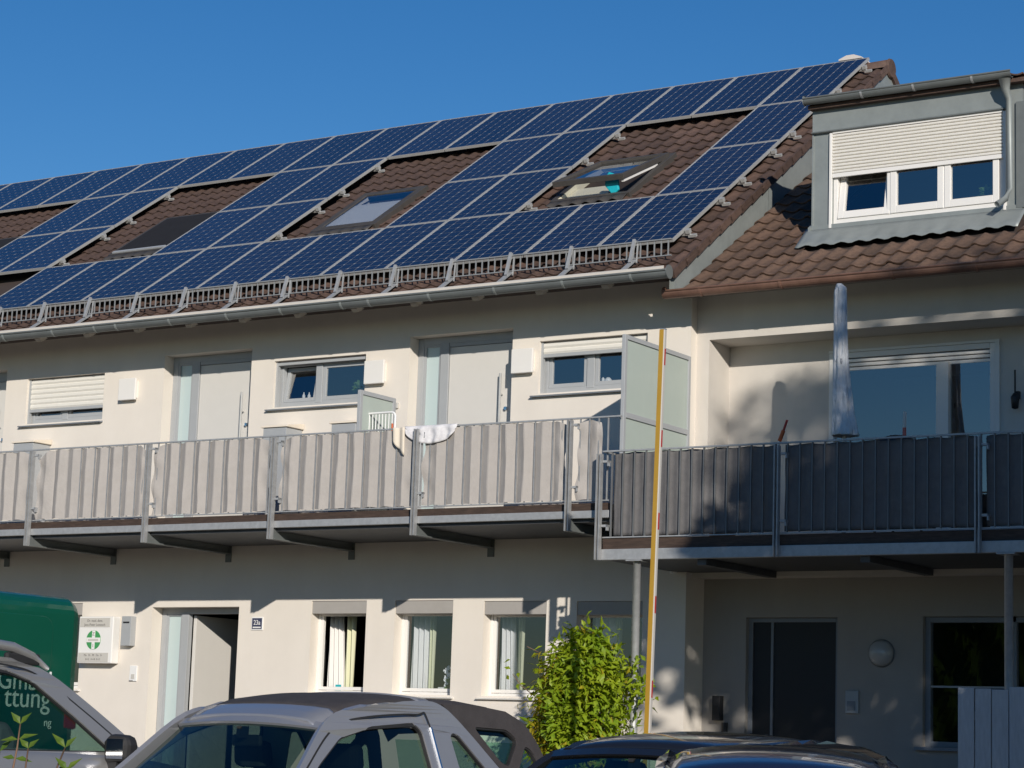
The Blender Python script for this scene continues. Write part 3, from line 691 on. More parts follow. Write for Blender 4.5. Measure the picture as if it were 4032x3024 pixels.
# woven beige fabric
def tri(t):
    t = t % 1.0; f = .43
    v = 1-2*t/f if t < f else -1+2*(t-f)/(1-f)      # +1 behind the bar, -1 in front of the next one
    return v*(1-.10*(1-abs(v)))
segs = [(-11.3, -10.27), (-10.12, -8.33), (-8.20, -6.37), (-6.28, -4.50), (-4.33, -2.44), (-2.31, -.45), (-.31, -.02)]
labs = ['beige fabric strip at the far left of the gallery railing', 'beige fabric strip behind the railing at the left picture edge', 'beige fabric strip between first and second full posts, below the left door',
        'beige fabric strip below the window with the plant', 'beige fabric strip below the drying rack', 'beige fabric strip under the white towel and second door', 'short beige fabric strip ending at the corner of the two balconies']
for i, (x0, x1) in enumerate(segs):
    if x0 < -10.9 : x0 = -11.0
    rs = random.Random(i); ph = [rs.uniform(0, 6) for _ in range(6)]
    nn = max(4, int((x1-x0)/bw*14))
    def F(u, v):
        x = x0+(x1-x0)*u; z = 4.135+.862*v
        t = (x-xv)/bw; kb = int(math.floor(t)); hb_ = math.sin(kb*12.9898+i*4.1)*43758.5453; hb_ -= math.floor(hb_)
        t += (.012+.028*hb_)*sin((3.0+3*hb_)*z+6.3*hb_)*min(1, 4*(t-kb), 4*(kb+1-t))
        A = .021*(.8+.4*hb_)
        edge = min(1, (x-x0)/.18, (x1-x)/.14); edge = max(0, edge)
        y = -1.551+A*tri(t)*(.25+.75*edge)
        y += (.0022*sin(9*z+ph[0]+5*x)+.0016*sin(23*z+ph[1]-9*x))+(1-edge)*.012*sin(16*z+ph[2]+10*x)
        sag = (1-edge)*.045*max(0, v-.72)/.28*(1 if i != 2 else 2.6)
        zz = z+(.004*sin(31*x+ph[3]) if v in (0, 1) else 0)-sag
        if u in (0, 1): x += .012*sin(7*z+ph[4])+.012*sin(15*z+ph[5])
        return (x, y, zz)
    m = MB(); m.grid(F, nn, 26)
    tag(m.build('privacy_fabric', 'fabric', None, base=((x0+x1)/2, -1.55, 4.13), smooth=False, solid=.003), labs[i], 'fabric screen', 'fabric strips on the gallery railing')
# right balcony
B2 = thing('balcony', 'lower dark railed balcony of the shaded house carried on steel posts', 'balcony', (3, -1.6, 3.4))
MB().box(.0, XR, -1.56, .42, 3.60, 3.66).build('deck', 'deck_wood', B2)
MB().box(.05, XR, -1.595, -1.562, 3.598, 3.708).build('deck_edge', 'wood_edge', B2)
MB().box(.045, XR, -1.63, -1.565, 3.482, 3.596).build('edge_beam', 'galv', B2, bev=.006)
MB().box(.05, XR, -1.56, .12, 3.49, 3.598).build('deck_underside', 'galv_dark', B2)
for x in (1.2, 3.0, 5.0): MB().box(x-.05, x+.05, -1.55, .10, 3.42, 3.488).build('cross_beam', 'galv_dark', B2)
pm2 = post_mesh(3.48, 4.60).mesh('post'); pm2.materials.append(MT['post_steel'])
for x in (.03, 2.09, 4.20):
    P = inst('post', pm2, B2, Matrix.Translation((x, -1.665, 0))); BASE[P.name] = (x, -1.665, 0)
    for z in (4.52, 3.84):
        c_ = bpy.data.objects.new('clamp', cl); COL.objects.link(c_); c_.parent = P; c_.location = (0, .03, z)
MB().box(.03, XR, -1.615, -1.585, 4.625, 4.642).build('top_rail', 'galv', B2); MB().box(.05, XR, -1.61, -1.59, 3.715, 3.728).build('bottom_rail', 'galv', B2)
bm2 = MB().box(-.006, .006, -.012, .012, 3.728, 4.625).mesh('bar'); bm2.materials.append(MT['bar_dark'])
k = 0
while .145+.1355*k < 5.4: inst('bar', bm2, B2, Matrix.Translation((.145+.1355*k, -1.60, 0))); k += 1
# side railing towards the house on the step between the galleries
MB().box(.03, .05, -1.58, -.1, 4.625, 4.642).build('side_rail', 'galv', B2)
for (x0, x1, lb) in ((.16, 2.04, 'dark grey fabric behind the right railing, left of its middle post'), (2.14, 4.15, 'dark grey fabric behind the right railing, right of its middle post'), (4.25, 5.6, 'dark grey fabric at the right picture edge')):
    rs = random.Random(int(x0*100)); ph = [rs.uniform(0, 6) for _ in range(4)]
    def F(u, v):
        x = x0+(x1-x0)*u; z = 3.74+.875*v
        return (x, -1.572+.007*sin((x-.145)/.1355*2*pi)+.005*sin(5*z+ph[0]+7*x)+.004*sin(13*z+ph[1]-11*x), z+(.006*sin(19*x) if v == 1 else 0))
    m = MB(); m.grid(F, int((x1-x0)*50), 20); tag(m.build('privacy_fabric', 'fabric_dark', None, base=((x0+x1)/2, -1.57, 3.74), smooth=True, solid=.003), lb, 'fabric screen', 'fabric strips on the right railing')
for x, lb in ((.445, 'round galvanised support post beside the leafy climber'), (4.46, 'round galvanised support post behind the grey board fence')):
    P = thing('support_post', lb, 'post', (x, -1.55, .6), 'posts under the right balcony')
    MB().tube([(x, -1.55, .6), (x, -1.55, 3.47)], .042, 16).build('tube', 'galv', P, smooth=True); MB().box(x-.09, x+.09, -1.64, -1.46, 3.468, 3.481).build('head_plate', 'galv', P)
# frosted privacy screens
def screen(name, label, x, y0, y1, z0, z1, mid=None):
    S = thing(name, label, 'privacy screen', (x, (y0+y1)/2, z0), 'frosted balcony screens')
    m = MB(); t = .022; w = .05
    m.box(x-t, x+t, y0, y0+w, z0, z1).box(x-t, x+t, y1-w, y1, z0, z1).box(x-t, x+t, y0+w, y1-w, z1-w, z1).box(x-t, x+t, y0+w, y1-w, z0, z0+w)
    if mid: m.box(x-t, x+t, y0+w, y1-w, mid-.03, mid+.03)
    m.build('frame', 'frame_grey', S, bev=.004)
    if mid: MB().box(x-.006, x+.006, y0+w, y1-w, mid+.03, z1-w).build('pane', 'frost', S); MB().box(x-.006, x+.006, y0+w, y1-w, z0+w, mid-.03).build('pane', 'frost', S)
    else: MB().box(x-.006, x+.006, y0+w, y1-w, z0+w, z1-w).build('pane', 'frost', S)
screen('privacy_screen', 'tall frosted glass screen between the two balconies', .19, -1.50, -.006, 4.10, 5.905, 5.04)
screen('privacy_screen', 'low frosted glass screen beside the drying rack', -3.283, -1.50, -.80, 4.10, 5.505)

# ================================================================== THINGS ON WALLS AND BALCONIES
def vent(x0, z0, lb):
    V = thing('ventilation_box', lb, 'vent box', (x0+.14, 0, z0), 'white ventilation boxes')
    MB().box(x0+.03, x0+.27, -.05, -.001, z0+.03, z0+.26).build('base', 'pvc', V)
    MB().box(x0, x0+.295, -.085, -.045, z0, z0+.29).build('cover', 'pvc', V, bev=.008)
vent(-8.30, 5.865, 'white ventilation box right of the closed roller shutter'); vent(-4.28, 5.845, 'white ventilation box right of the window with the plant'); vent(-2.14, 5.845, 'white ventilation box right of the second gallery door')
# dentist sign
S = thing('practice_sign', 'white illuminated box sign with a green round cross emblem', 'sign', (-8.37, 0, 2.4))
MB().box(-8.67, -8.075, -.15, -.012, 2.41, 3.015).build('case', 'sign_white', S, bev=.012)
MB().box(-8.50, -8.25, -.012, -.001, 2.6, 2.85).build('wall_mount', 'sign_grey', S)
MB().box(-8.65, -8.13, -.154, -.1505, 2.875, 2.995).build('name_panel', 'sign_grey', S); MB().box(-8.65, -8.13, -.154, -.1505, 2.425, 2.545).build('hours_panel', 'sign_grey', S)
RF = (pi/2, 0, 0)
text('Dr. med. dent.', 'lettering', 'text_grey', S, (-8.39, -.155, 2.958), .046, RF); text('Jens-Peter Lentzsch', 'lettering', 'text_grey', S, (-8.39, -.155, 2.906), .046, RF)
text('Mo   Di   Mi   Do   Fr', 'lettering', 'text_grey', S, (-8.39, -.155, 2.512), .036, RF); text('8-12  14-18  8-13', 'lettering', 'text_grey', S, (-8.39, -.155, 2.46), .036, RF)
ex, ez = -8.40, 2.71
MB().lathe([(0, -.1535), (.125, -.1535), (.125, -.1505)], (ex, 0, ez), 'y', 40).build('emblem_disc', 'emblem_green', S)
MB().box(ex-.026, ex+.026, -.1565, -.1537, ez-.122, ez+.122).box(ex-.12, ex-.026, -.1565, -.1537, ez-.03, ez+.03).box(ex+.026, ex+.12, -.1565, -.1537, ez-.03, ez+.03).build('emblem_cross', 'sign_white', S)
MB().box(ex-.09, ex+.09, -.1585, -.1567, ez-.012, ez+.012).build('emblem_band', 'sign_grey', S)
text('Z', 'lettering', 'text_grey', S, (ex, -.158, ez+.075), .06, RF); text('I', 'lettering', 'text_grey', S, (ex, -.158, ez-.075), .06, RF)
Lb = thing('letter_box', 'narrow grey box on the wall between sign and entrance', 'box', (-7.9, 0, 2.6))
MB().box(-7.98, -7.815, -.10, -.001, 2.64, 3.02).build('case', 'frame_grey', Lb, bev=.006); MB().box(-7.95, -7.845, -.105, -.1, 2.93, 2.95).build('slot', 'dark_metal', Lb)
Bl = thing('door_bell', 'small white door bell plate left of the open entrance', 'door bell', (-7.8, 0, 2.2))
MB().box(-7.865, -7.745, -.02, -.001, 2.19, 2.39).build('plate', 'white', Bl, bev=.004); MB().box(-7.835, -7.775, -.024, -.02, 2.22, 2.28).build('button', 'sign_grey', Bl)
MB().box(-7.865, -7.80, -.024, -.02, 2.195, 2.203).build('groove', 'text_grey', Bl)
N_ = thing('house_number', 'dark blue enamel house number plate on the cream wall', 'house number', (-5.81, 0, 2.85))
MB().box(-5.905, -5.72, -.012, -.001, 2.845, 3.01).build('rim', 'white', N_, bev=.006); MB().box(-5.89, -5.735, -.0145, -.0122, 2.86, 2.995).build('plate', 'navy', N_)
text('23a', 'number', 'white', N_, (-5.812, -.0155, 2.938), .085, RF, sx=.9); MB().box(-5.875, -5.75, -.0165, -.0147, 2.872, 2.888).build('underline', 'white', N_)
So = thing('wall_socket', 'tiny grey wall socket right of the low frosted screen', 'socket', (-3.82, 0, 5.55)); MB().box(-3.86, -3.79, -.03, -.001, 5.53, 5.60).build('case', 'sign_grey', So, bev=.005)
# cabinets on the gallery
for x0, lb in ((-9.93, 'grey gallery cabinet with cream lid below the closed shutter'), (-5.64, 'grey gallery cabinet with cream lid below the tilted window'), (-4.58, 'grey gallery cabinet with cream lid left of the low screen')):
    C = thing('cabinet', lb, 'cabinet', (x0+.2, -.3, 4.09), 'cabinets along the gallery wall')
    MB().box(x0+.03, x0+.39, -.33, -.01, 4.087, 5.33).build('body', 'frame_grey', C, bev=.005)
    MB().prism([(-.355, 5.332), (-.345, 5.358), (-.01, 5.41), (-.01, 5.335)], 'x', x0, x0+.42).build('lid', 'cloth_cream', C, bev=.008)
# towel over the rail
m = MB()
def TWF(u, v):
    x = -2.56+.70*u; drop = .19*sqrt(max(0, 1-(2*u-1)**2))+.012
    t = v*2-1                                   # -1 back side, +1 front
    if abs(t) < .12: return (x, -1.55-.02*t/.12, 5.030)
    k = (abs(t)-.12)/.88
    return (x+.01*sin(9*k+3), -1.55-(.035 if t > 0 else -.03)*(1+.15*sin(14*u*pi)*k)-.01*sin(u*22), 5.025-drop*k*(1 if t > 0 else .8))
m.grid(TWF, 40, 18); T = m.build('towel', 'cloth_white', None, base=(-2.16, -1.55, 4.85), smooth=True, solid=.006)
tag(T, 'white patterned towel hung over the gallery rail', 'towel')
m = MB(); m.grid(lambda u, v: (-2.72+.17*u, -1.60-.012*sin(u*9)+.01*v, 5.02-(.14+.18*u**.8)*v), 12, 8); tag(m.build('cloth', 'cloth_cream', None, base=(-2.55, -1.58, 4.7), smooth=True, solid=.006), 'cream cloth hanging over the rail left of the towel', 'cloth')
# drying rack
Rk = thing('drying_rack', 'white folding drying rack leaning behind the gallery rail', 'drying rack', (-3.1, -1.3, 4.09))
def arc(x0, x1, z0, z1, y, r=.05):
    p = [(x0, y, z0), (x0, y, z1-r)]+[(x0+r-r*cos(a), y, z1-r+r*sin(a)) for a in (pi/6, pi/3, pi/2)]
    return p+[(x1-r+r*sin(a), y, z1-r+r*cos(a)) for a in (0, pi/6, pi/3)]+[(x1, y, z1-r), (x1, y, z0)]
MB().tube(arc(-3.315, -2.905, 4.09, 5.255, -1.30), .013, 8).build('frame', 'white', Rk, smooth=True)
for k in range(8):
    x = -3.27+.046*k; MB().tube([(x, -1.30, 4.5), (x, -1.30, 5.24)], .006, 6).build('rod', 'white', Rk)
for x in (-3.29, -2.93): MB().tube([(x, -1.318, 4.95), (x, -1.318, 5.12)], .012, 6).build('hinge', 'orange', Rk)
# window items upstairs
def pot_plant(x, y, z, r, n, label, L=.06):
    P = thing('pot_plant', label, 'plant', (x, y, z)); MB().lathe([(0, 0), (.035, 0), (.05, .07), (.045, .07), (0, .06)], (x, y, z), 'z', 14).build('pot', 'white', P, smooth=True)
    m = MB(); rs = random.Random(n)
    for _ in range(n):
        d = Vector((rs.uniform(-1, 1), rs.uniform(-1, .4), rs.uniform(.0, 1))).normalized(); p = Vector((x, y, z+.09))+Vector((d.x*r, d.y*r*.6, d.z*r*1.3))*rs.uniform(.5, 1)
        leaf(m, p, d+Vector((0, 0, -.2)), Vector((0, -.8, .6)), L, L*.85, .2)
    m.build('leaves', 'leaf_pot', P); return P
pot_plant(-4.53, .24, 5.72, .10, 46, 'green pot plant on the sill behind the upper window', .065)
pot_plant(3.32, dy+.22, 7.56, .07, 22, 'small green plant behind the right pane of the dormer', .07)
pot_plant(-3.02, .28, 2.09, .10, 20, 'small plant behind the second ground floor window', .07)
m = MB().box(2.62, 2.80, dy+.24, dy+.30, 7.50, 7.67); tag(m.build('box', 'box_pink', None, base=(2.7, dy+.27, 7.5), bev=.01), 'dusty pink box behind the middle dormer pane', 'box')
MB_ = MB().lathe([(0, 0), (.05, 0), (.065, .06), (0, .06)], (2.44, dy+.22, 7.50), 'z', 14); tag(MB_.build('bowl', 'terracotta', None, base=(2.44, dy+.22, 7.5)), 'low terracotta bowl behind the middle dormer pane', 'bowl')
m = MB().box(-5.36, -5.17, .34, .35, 5.74, 5.92); tag(m.build('picture_card', 'paper', None, base=(-5.3, .34, 5.74)), 'pale card standing behind the tilted upper window', 'card')
for i, (x, lb) in enumerate(((-5.47, 'white bottle behind the tilted window'), (-5.40, 'small white candle behind the tilted window'))):
    m = MB().lathe([(0, 0), (.02, 0), (.02, .09), (.008, .11), (.008, .13), (0, .13)], (x, .27+.02*i, 5.735), 'z', 12); tag(m.build('bottle', 'white', None, base=(x, .27, 5.735), smooth=True), lb, 'bottle')
m = MB()
for sx in (-1, 1): m.tube([(-5.30+sx*(.035-.03*cos(t*.6)*(1-t/10)), .25, 5.76+.045*sin(t*.6)*(1-t/12)) for t in range(9)], .007, 6)
tag(m.build('scroll_ornament', 'dark_metal', None, base=(-5.3, .25, 5.73)), 'dark curled iron ornament behind the tilted window', 'ornament')
m = MB().lathe([(0, 0), (.04, 0), (.045, .05), (.02, .08), (0, .08)], (-1.0, .24, 5.70), 'z', 14); m.lathe([(.0, 0), (.02, .01), (.02, .05), (0, .07)], (-1.07, .24, 5.72), 'z', 10); tag(m.build('figurine', 'white', None, base=(-1, .24, 5.7), smooth=True), 'white figurine on the sill behind the window next to the tall screen', 'figurine')
m = MB().box(-3.26, -3.06, .29, .30, 2.10, 2.19); tag(m.build('card', 'paper', None, base=(-3.1, .3, 2.1)), 'white card behind the second ground floor window', 'card')
m = MB().box(-4.78, -4.70, .29, .30, 2.10, 2.20); tag(m.build('card', 'teal', None, base=(-4.7, .3, 2.1)), 'small blue card behind the first ground floor window', 'card')
# orchid
Oc = thing('orchid', 'white flowering stem behind the second ground floor window', 'plant', (-3.13, .3, 2.1))
MB().tube([(-3.13, .3, 2.1), (-3.12, .29, 2.3), (-3.10, .28, 2.42)], .005, 6).build('stem', 'stem', Oc)
m = MB()
for k in range(10):
    for q in range(5): leaf(m, (-3.12+random.uniform(-.03, .03), .27, 2.22+.022*k), (cos(q*1.257), -.3, sin(q*1.257)), (0, -1, 0), .035, .03)
m.build('petals', 'white', Oc)
# right balcony: parasol, orange tool, table with bottle, plants
Pa = thing('parasol', 'closed garden parasol in a grey blue cover on the right balcony', 'parasol', (2.48, -.9, 3.66))
prof = [(.0, 6.36), (.03, 6.355), (.055, 6.31), (.058, 6.15), (.06, 5.9), (.066, 5.6), (.08, 5.3), (.10, 5.0), (.122, 4.80), (.118, 4.78), (0, 4.78)]
m = MB(); n = 48
prof = [(prof[i][0]+(prof[i+1][0]-prof[i][0])*k/4, prof[i][1]+(prof[i+1][1]-prof[i][1])*k/4) for i in range(len(prof)-1) for k in range(4)]+[prof[-1]]
for r, z in prof:
    for k in range(n):
        a = 2*pi*k/n; q = 1.12*r*(1+.06*sin(3*a+z*1.5)+.20*(abs(sin(4*a-z*.9))-.6)); m.v.append((2.365+r+q*cos(a), -.9+q*sin(a), z+(.03*cos(a) if r and z > 6.2 else 0)))
m.f = [(j*n+k, (j+1)*n+k, (j+1)*n+(k+1) % n, j*n+(k+1) % n) for j in range(len(prof)-1) for k in range(n)]
m.build('cover', 'parasol', Pa, smooth=True); MB().lathe([(.072, 5.52), (.075, 5.55), (.072, 5.58)], (2.431, -.9, 0), 'z', 24).build('tie_strap', 'sill_grey', Pa); MB().tube([(2.48, -.9, 3.66), (2.48, -.9, 4.8)], .022, 10).build('pole', 'galv', Pa); MB().lathe([(0, 3.661), (.24, 3.661), (.22, 3.74), (.04, 3.76)], (2.48, -.9, 0), 'z', 18).build('base', 'dark_metal', Pa)
Br = thing('broom', 'orange handled tool leaning against the loggia wall', 'broom', (1.5, -.5, 3.66))
MB().tube([(1.50, -.9, 3.66), (1.745, -.9, 4.76)], .012, 8).build('handle', 'white', Br); MB().tube([(1.745, -.9, 4.76), (1.79, -.9, 4.87)], .022, 8).build('grip', 'orange', Br); MB().tube([(1.79, -.9, 4.87), (1.83, -.9, 4.98)], .014, 8).build('tip', 'boom_red', Br)
Tb = thing('grill', 'dark covered kettle grill behind the right railing', 'grill', (3.2, -1.25, 3.66))
MB().lathe([(0, 4.35), (.16, 4.40), (.25, 4.52), (.26, 4.60), (.20, 4.66), (.08, 4.70), (0, 4.705)], (3.2, -1.25, 0), 'z', 24).build('kettle', 'dark_metal', Tb, smooth=True)
for k in range(3): MB().tube([(3.2+.12*cos(k*2.1), -1.25+.12*sin(k*2.1), 4.42), (3.2+.28*cos(k*2.1), -1.25+.28*sin(k*2.1), 3.66)], .014, 8).build('leg', 'dark_metal', Tb)
Sp = thing('grill_brush', 'white and red handled brush standing on the grill', 'brush', (3.28, -1.25, 4.69))
MB().tube([(3.28, -1.25, 4.69), (3.28, -1.25, 4.78)], .02, 8).build('red_end', 'boom_red', Sp); MB().tube([(3.28, -1.25, 4.78), (3.285, -1.25, 4.94)], .018, 8).build('handle', 'boom_white', Sp)
Pl = thing('balcony_plant', 'spiky leaved plant just above the right railing', 'plant', (1.25, -1.2, 3.66)); m = MB()
MB().lathe([(0, 3.66), (.13, 3.66), (.17, 4.2), (.15, 4.2), (0, 4.15)], (1.25, -1.2, 0), 'z', 16).build('pot', 'terracotta', Pl)
for k in range(26): leaf(m, (1.25+random.uniform(-.1, .1), -1.2+random.uniform(-.1, .1), 4.2), (random.uniform(-.5, .5), random.uniform(-.4, .3), 1), (0, -1, .2), random.uniform(.3, .56), .025, .08)
m.build('leaves', 'leaf_pot', Pl)
Wl = thing('wall_lamp', 'dark outdoor wall lamp right of the balcony door', 'lamp', (3.78, .65, 5.2))
MB().box(3.755, 3.80, .60, .649, 5.32, 5.40).build('back_plate', 'dark_metal', Wl); MB().tube([(3.775, .60, 5.36), (3.775, .55, 5.36), (3.775, .55, 5.62)], .010, 8).build('arm', 'dark_metal', Wl); MB().lathe([(0, 5.20), (.035, 5.21), (.045, 5.33), (.02, 5.37), (0, 5.37)], (3.775, .55, 0), 'z', 14).build('shade', 'dark_metal', Wl, smooth=True)
G_ = thing('globe_lamp', 'round glass wall lamp right of the dark front door', 'lamp', (2.34, .43, 2.63))
m = MB(); m.lathe([(.14*sin(t*pi/16), -.14*cos(t*pi/16)*.75) for t in range(0, 9)], (2.34, .41, 2.63), 'y', 26); m.build('globe', 'glass_lamp', G_, smooth=True); MB().lathe([(.145, -.025), (.15, -.001), (0, -.001)], (2.34, .43, 2.63), 'y', 26).build('rim', 'sill_grey', G_)
Is = thing('intercom', 'intercom panel beside the dark front door', 'intercom', (2.0, .43, 2.1)); MB().box(1.935, 2.085, .40, .429, 1.99, 2.23).build('plate', 'frame_grey', Is, bev=.005); MB().box(1.958, 2.05, .394, .40, 2.02, 2.12).build('button_field', 'sill_grey', Is)
Mb = thing('mail_tube', 'dark narrow box on the wall at the foot of the house step', 'box', (.42, .43, 1.9)); MB().box(.375, .47, .33, .429, 1.88, 2.15).build('case', 'dark_metal', Mb, bev=.006); MB().tube([(.50, .40, 1.74), (.50, .40, 1.86)], .035, 10).build('tap', 'dark_metal', Mb)
Sen = thing('motion_sensor', 'small white sensor under the corner of the right balcony', 'sensor', (.09, -.02, 3.5)); MB().box(.04, .09, -.09, -.001, 3.48, 3.53).build('case', 'white', Sen, bev=.008); MB().lathe([(0, -.03), (.02, -.02), (.028, 0)], (.065, -.09, 3.49), 'y', 12).build('lens', 'white', Sen)
# board fence bottom right
Fe = thing('board_fence', 'grey weathered upright board fence at the lower right', 'fence', (5, -2.3, .6))
xs = [4.25, 4.412, 4.572, 4.735, 4.90, 5.06, 5.22, 5.38]
for i, (a, b) in enumerate(zip(xs, xs[1:])): MB().box(a+.005, b-.005, -2.32+.003*(i % 2), -2.295+.003*(i % 2), .55, 2.19-.006*i+(.03 if i > 2 else 0)).build('board', 'board', Fe, bev=.003)
for z in (.9, 1.9): MB().box(4.26, 5.37, -2.29, -2.25, z, z+.08).build('cross_rail', 'board', Fe)
# raised barrier boom
Ba = thing('barrier', 'raised yellow and white parking barrier boom with red bands', 'barrier', (2.2, -4.5, .3))
BY = -4.5; bx0, bx1, bz1 = 2.212, 2.278, 5.275; bz0 = 1.05
T = Matrix(((1, 0, (bx1-bx0)/(bz1-1.72), 0), (0, 1, 0, 0), (0, 0, 1, 0), (0, 0, 0, 1)))
def bb(x0, x1, y0, y1, z0, z1, nm, mt, par=Ba, bev=0): m = MB(); m.box(x0, x1, y0, y1, z0-1.72, z1-1.72, Matrix.Translation((bx0, BY, 1.72)) @ T); return m.build(nm, mt, par, bev=bev)
bo = bb(.0, .048, 0, .042, bz0, bz1, 'boom', 'boom_white', bev=.006)
bb(-.004, .038, -.004, .0, bz0, bz1, 'yellow_face', 'yellow', bo); bb(-.004, .0, 0, .038, bz0, bz1, 'yellow_face', 'yellow', bo)
bb(.001, .047, .001, .041, bz1, bz1+.01, 'end_cap', 'sill_grey', bo)
for k in range(5): bb(.0482, .050, .010, .032, 4.95-.74*k, 5.10-.74*k, 'red_band', 'boom_red', bo)
MB().box(2.06, 2.42, -4.66, -4.28, gz(2.2, -4.5)-.05, 1.15).build('cabinet', 'yellow', Ba, bev=.02); MB().lathe([(0, -.06), (.09, -.06), (.09, .06), (0, .06)], (2.24, -4.72, 1.05), 'y', 18).build('hub', 'dark_metal', Ba)

# ================================================================== PLANTS
def tubes(P, paths, r0, r1, mt, name):
    m = MB()
    for p in paths: m.tube(p, r0, 6, rr=[r0+(r1-r0)*i/(len(p)-1) for i in range(len(p))])
    return m.build(name, mt, P, smooth=True)
Cl = thing('climber', 'bushy green and yellow leaved climber at the foot of the balcony post', 'shrub', (.0, -1.75, .6))
cx, cy = -.04, -1.75
tubes(Cl, [[(cx+random.uniform(-.1, .1), cy, .6), (cx+random.uniform(-.3, .3), cy+random.uniform(-.2, .2), 1.4), (cx+random.uniform(-.4, .4), cy+random.uniform(-.2, .2), 2.5)] for _ in range(7)], .022, .006, 'bark', 'stems')
mg, my = MB(), MB()
rs = random.Random(3)
def hw_(z):   # half width of the bush by height
    pts = [(1.2, .46), (1.6, .52), (1.9, .54), (2.15, .48), (2.36, .42), (2.50, .34), (2.58, .22), (2.66, .06)]
    for (a, b), (c, d) in zip(pts, pts[1:]):
        if a <= z <= c: return b+(d-b)*(z-a)/(c-a)
    return .6
cnt = 0
clumps = []
for _ in range(300):
    z = rs.uniform(1.2, 2.64); w = hw_(z); an = rs.uniform(0, 2*pi); k = rs.uniform(.35, 1.05)
    clumps.append(Vector((cx+w*k*cos(an)*(1.0), cy+w*.62*k*sin(an), z)))
for cpt in clumps:
    out = Vector((cpt.x-cx, (cpt.y-cy)*1.5, .25)).normalized()
    yel = (cpt.x < cx-.2 and rs.random() < .5) or rs.random() < .10
    for _ in range(rs.randint(26, 40)):
        p = cpt+Vector((rs.gauss(0, .09), rs.gauss(0, .08), rs.gauss(0, .08)))
        d = (out*rs.uniform(.3, 1)+Vector((rs.uniform(-.8, .8), rs.uniform(-.6, .4), rs.uniform(-1.1, .3)))).normalized()
        nrm = (out+Vector((rs.uniform(-.5, .5), rs.uniform(-.5, .5), rs.uniform(.1, .9)))).normalized()
        leaf(my if yel and rs.random() < .8 else mg, p, d, nrm, rs.uniform(.055, .14), rs.uniform(.028, .058), rs.uniform(.1, .5)); cnt += 1
for p0, n_ in (((-.88, -1.75, 2.22), 6), ((.02, -1.75, 2.68), 12), ((.62, -1.7, 2.1), 40), ((.60, -1.7, 2.35), 24)):
    for _ in range(n_): leaf(mg, Vector(p0)+Vector((rs.gauss(0, .07), rs.gauss(0, .06), rs.gauss(0, .09))), (rs.uniform(-1, 1), rs.uniform(-1, .2), rs.uniform(-1, .4)), (rs.uniform(-.3, .3), -.7, .6), .10, .045, .2)
o = mg.build('foliage', 'leaf_bush', Cl); o['kind'] = 'stuff'; o = my.build('yellow_foliage', 'leaf_yellow', Cl); o['kind'] = 'stuff'
tubes(Cl, [[(-.6, -1.8, 2.05), (-.78, -1.8, 2.16), (-.90, -1.78, 2.28)], [(-.55, -1.8, 2.5), (-.72, -1.8, 2.57)]], .006, .003, 'stem', 'runners')
# foreground sprigs
Sh = thing('garden_shrub', 'thin leafy sprigs in the foreground at the lower left corner', 'shrub', (8.1, -18, 0))
rs = random.Random(11)
def sprig(path, n, L):
    tubes(Sh, [path], .0035, .0018, 'stem', 'stem')
    P = [Vector(p) for p in path]
    for k in range(n):
        t = (.35+.65*k/(n-1))*(len(P)-1); i = min(int(t), len(P)-2); p = P[i].lerp(P[i+1], t-i)
        for sgn in (-1, 1):
            d = Vector((sgn*rs.uniform(.6, 1), sgn*rs.uniform(.3, .7), rs.uniform(-.4, .6))).normalized() if k < n-1 else Vector((sgn*.6, sgn*.35, .9))
            m = MB(); leaf(m, p, d, Vector((.3, -.6, .8)), L*rs.uniform(.75, 1.15), L*.42, rs.uniform(.1, .4)); m.build('leaf', 'leaf_sprig', Sh)
sprig([(8.05, -18, 0), (8.03, -18, .8), (8.025, -18, 1.42), (8.04, -18.0, 1.50), (8.045, -18, 1.555)], 5, .042)
sprig([(8.12, -17.98, 0), (8.10, -18, .8), (8.065, -18, 1.40), (8.075, -18, 1.50)], 4, .04)
sprig([(8.1, -18.02, 0), (8.12, -18, .8), (8.15, -18, 1.42), (8.19, -18.0, 1.505)], 4, .042)
sprig([(7.99, -18.02, 0), (7.98, -18, .8), (7.97, -18, 1.40), (7.985, -18.0, 1.49)], 4, .045)
sprig([(8.2, -18.02, 0), (8.22, -18, .8), (8.205, -18, 1.38), (8.20, -18.0, 1.455)], 3, .04)
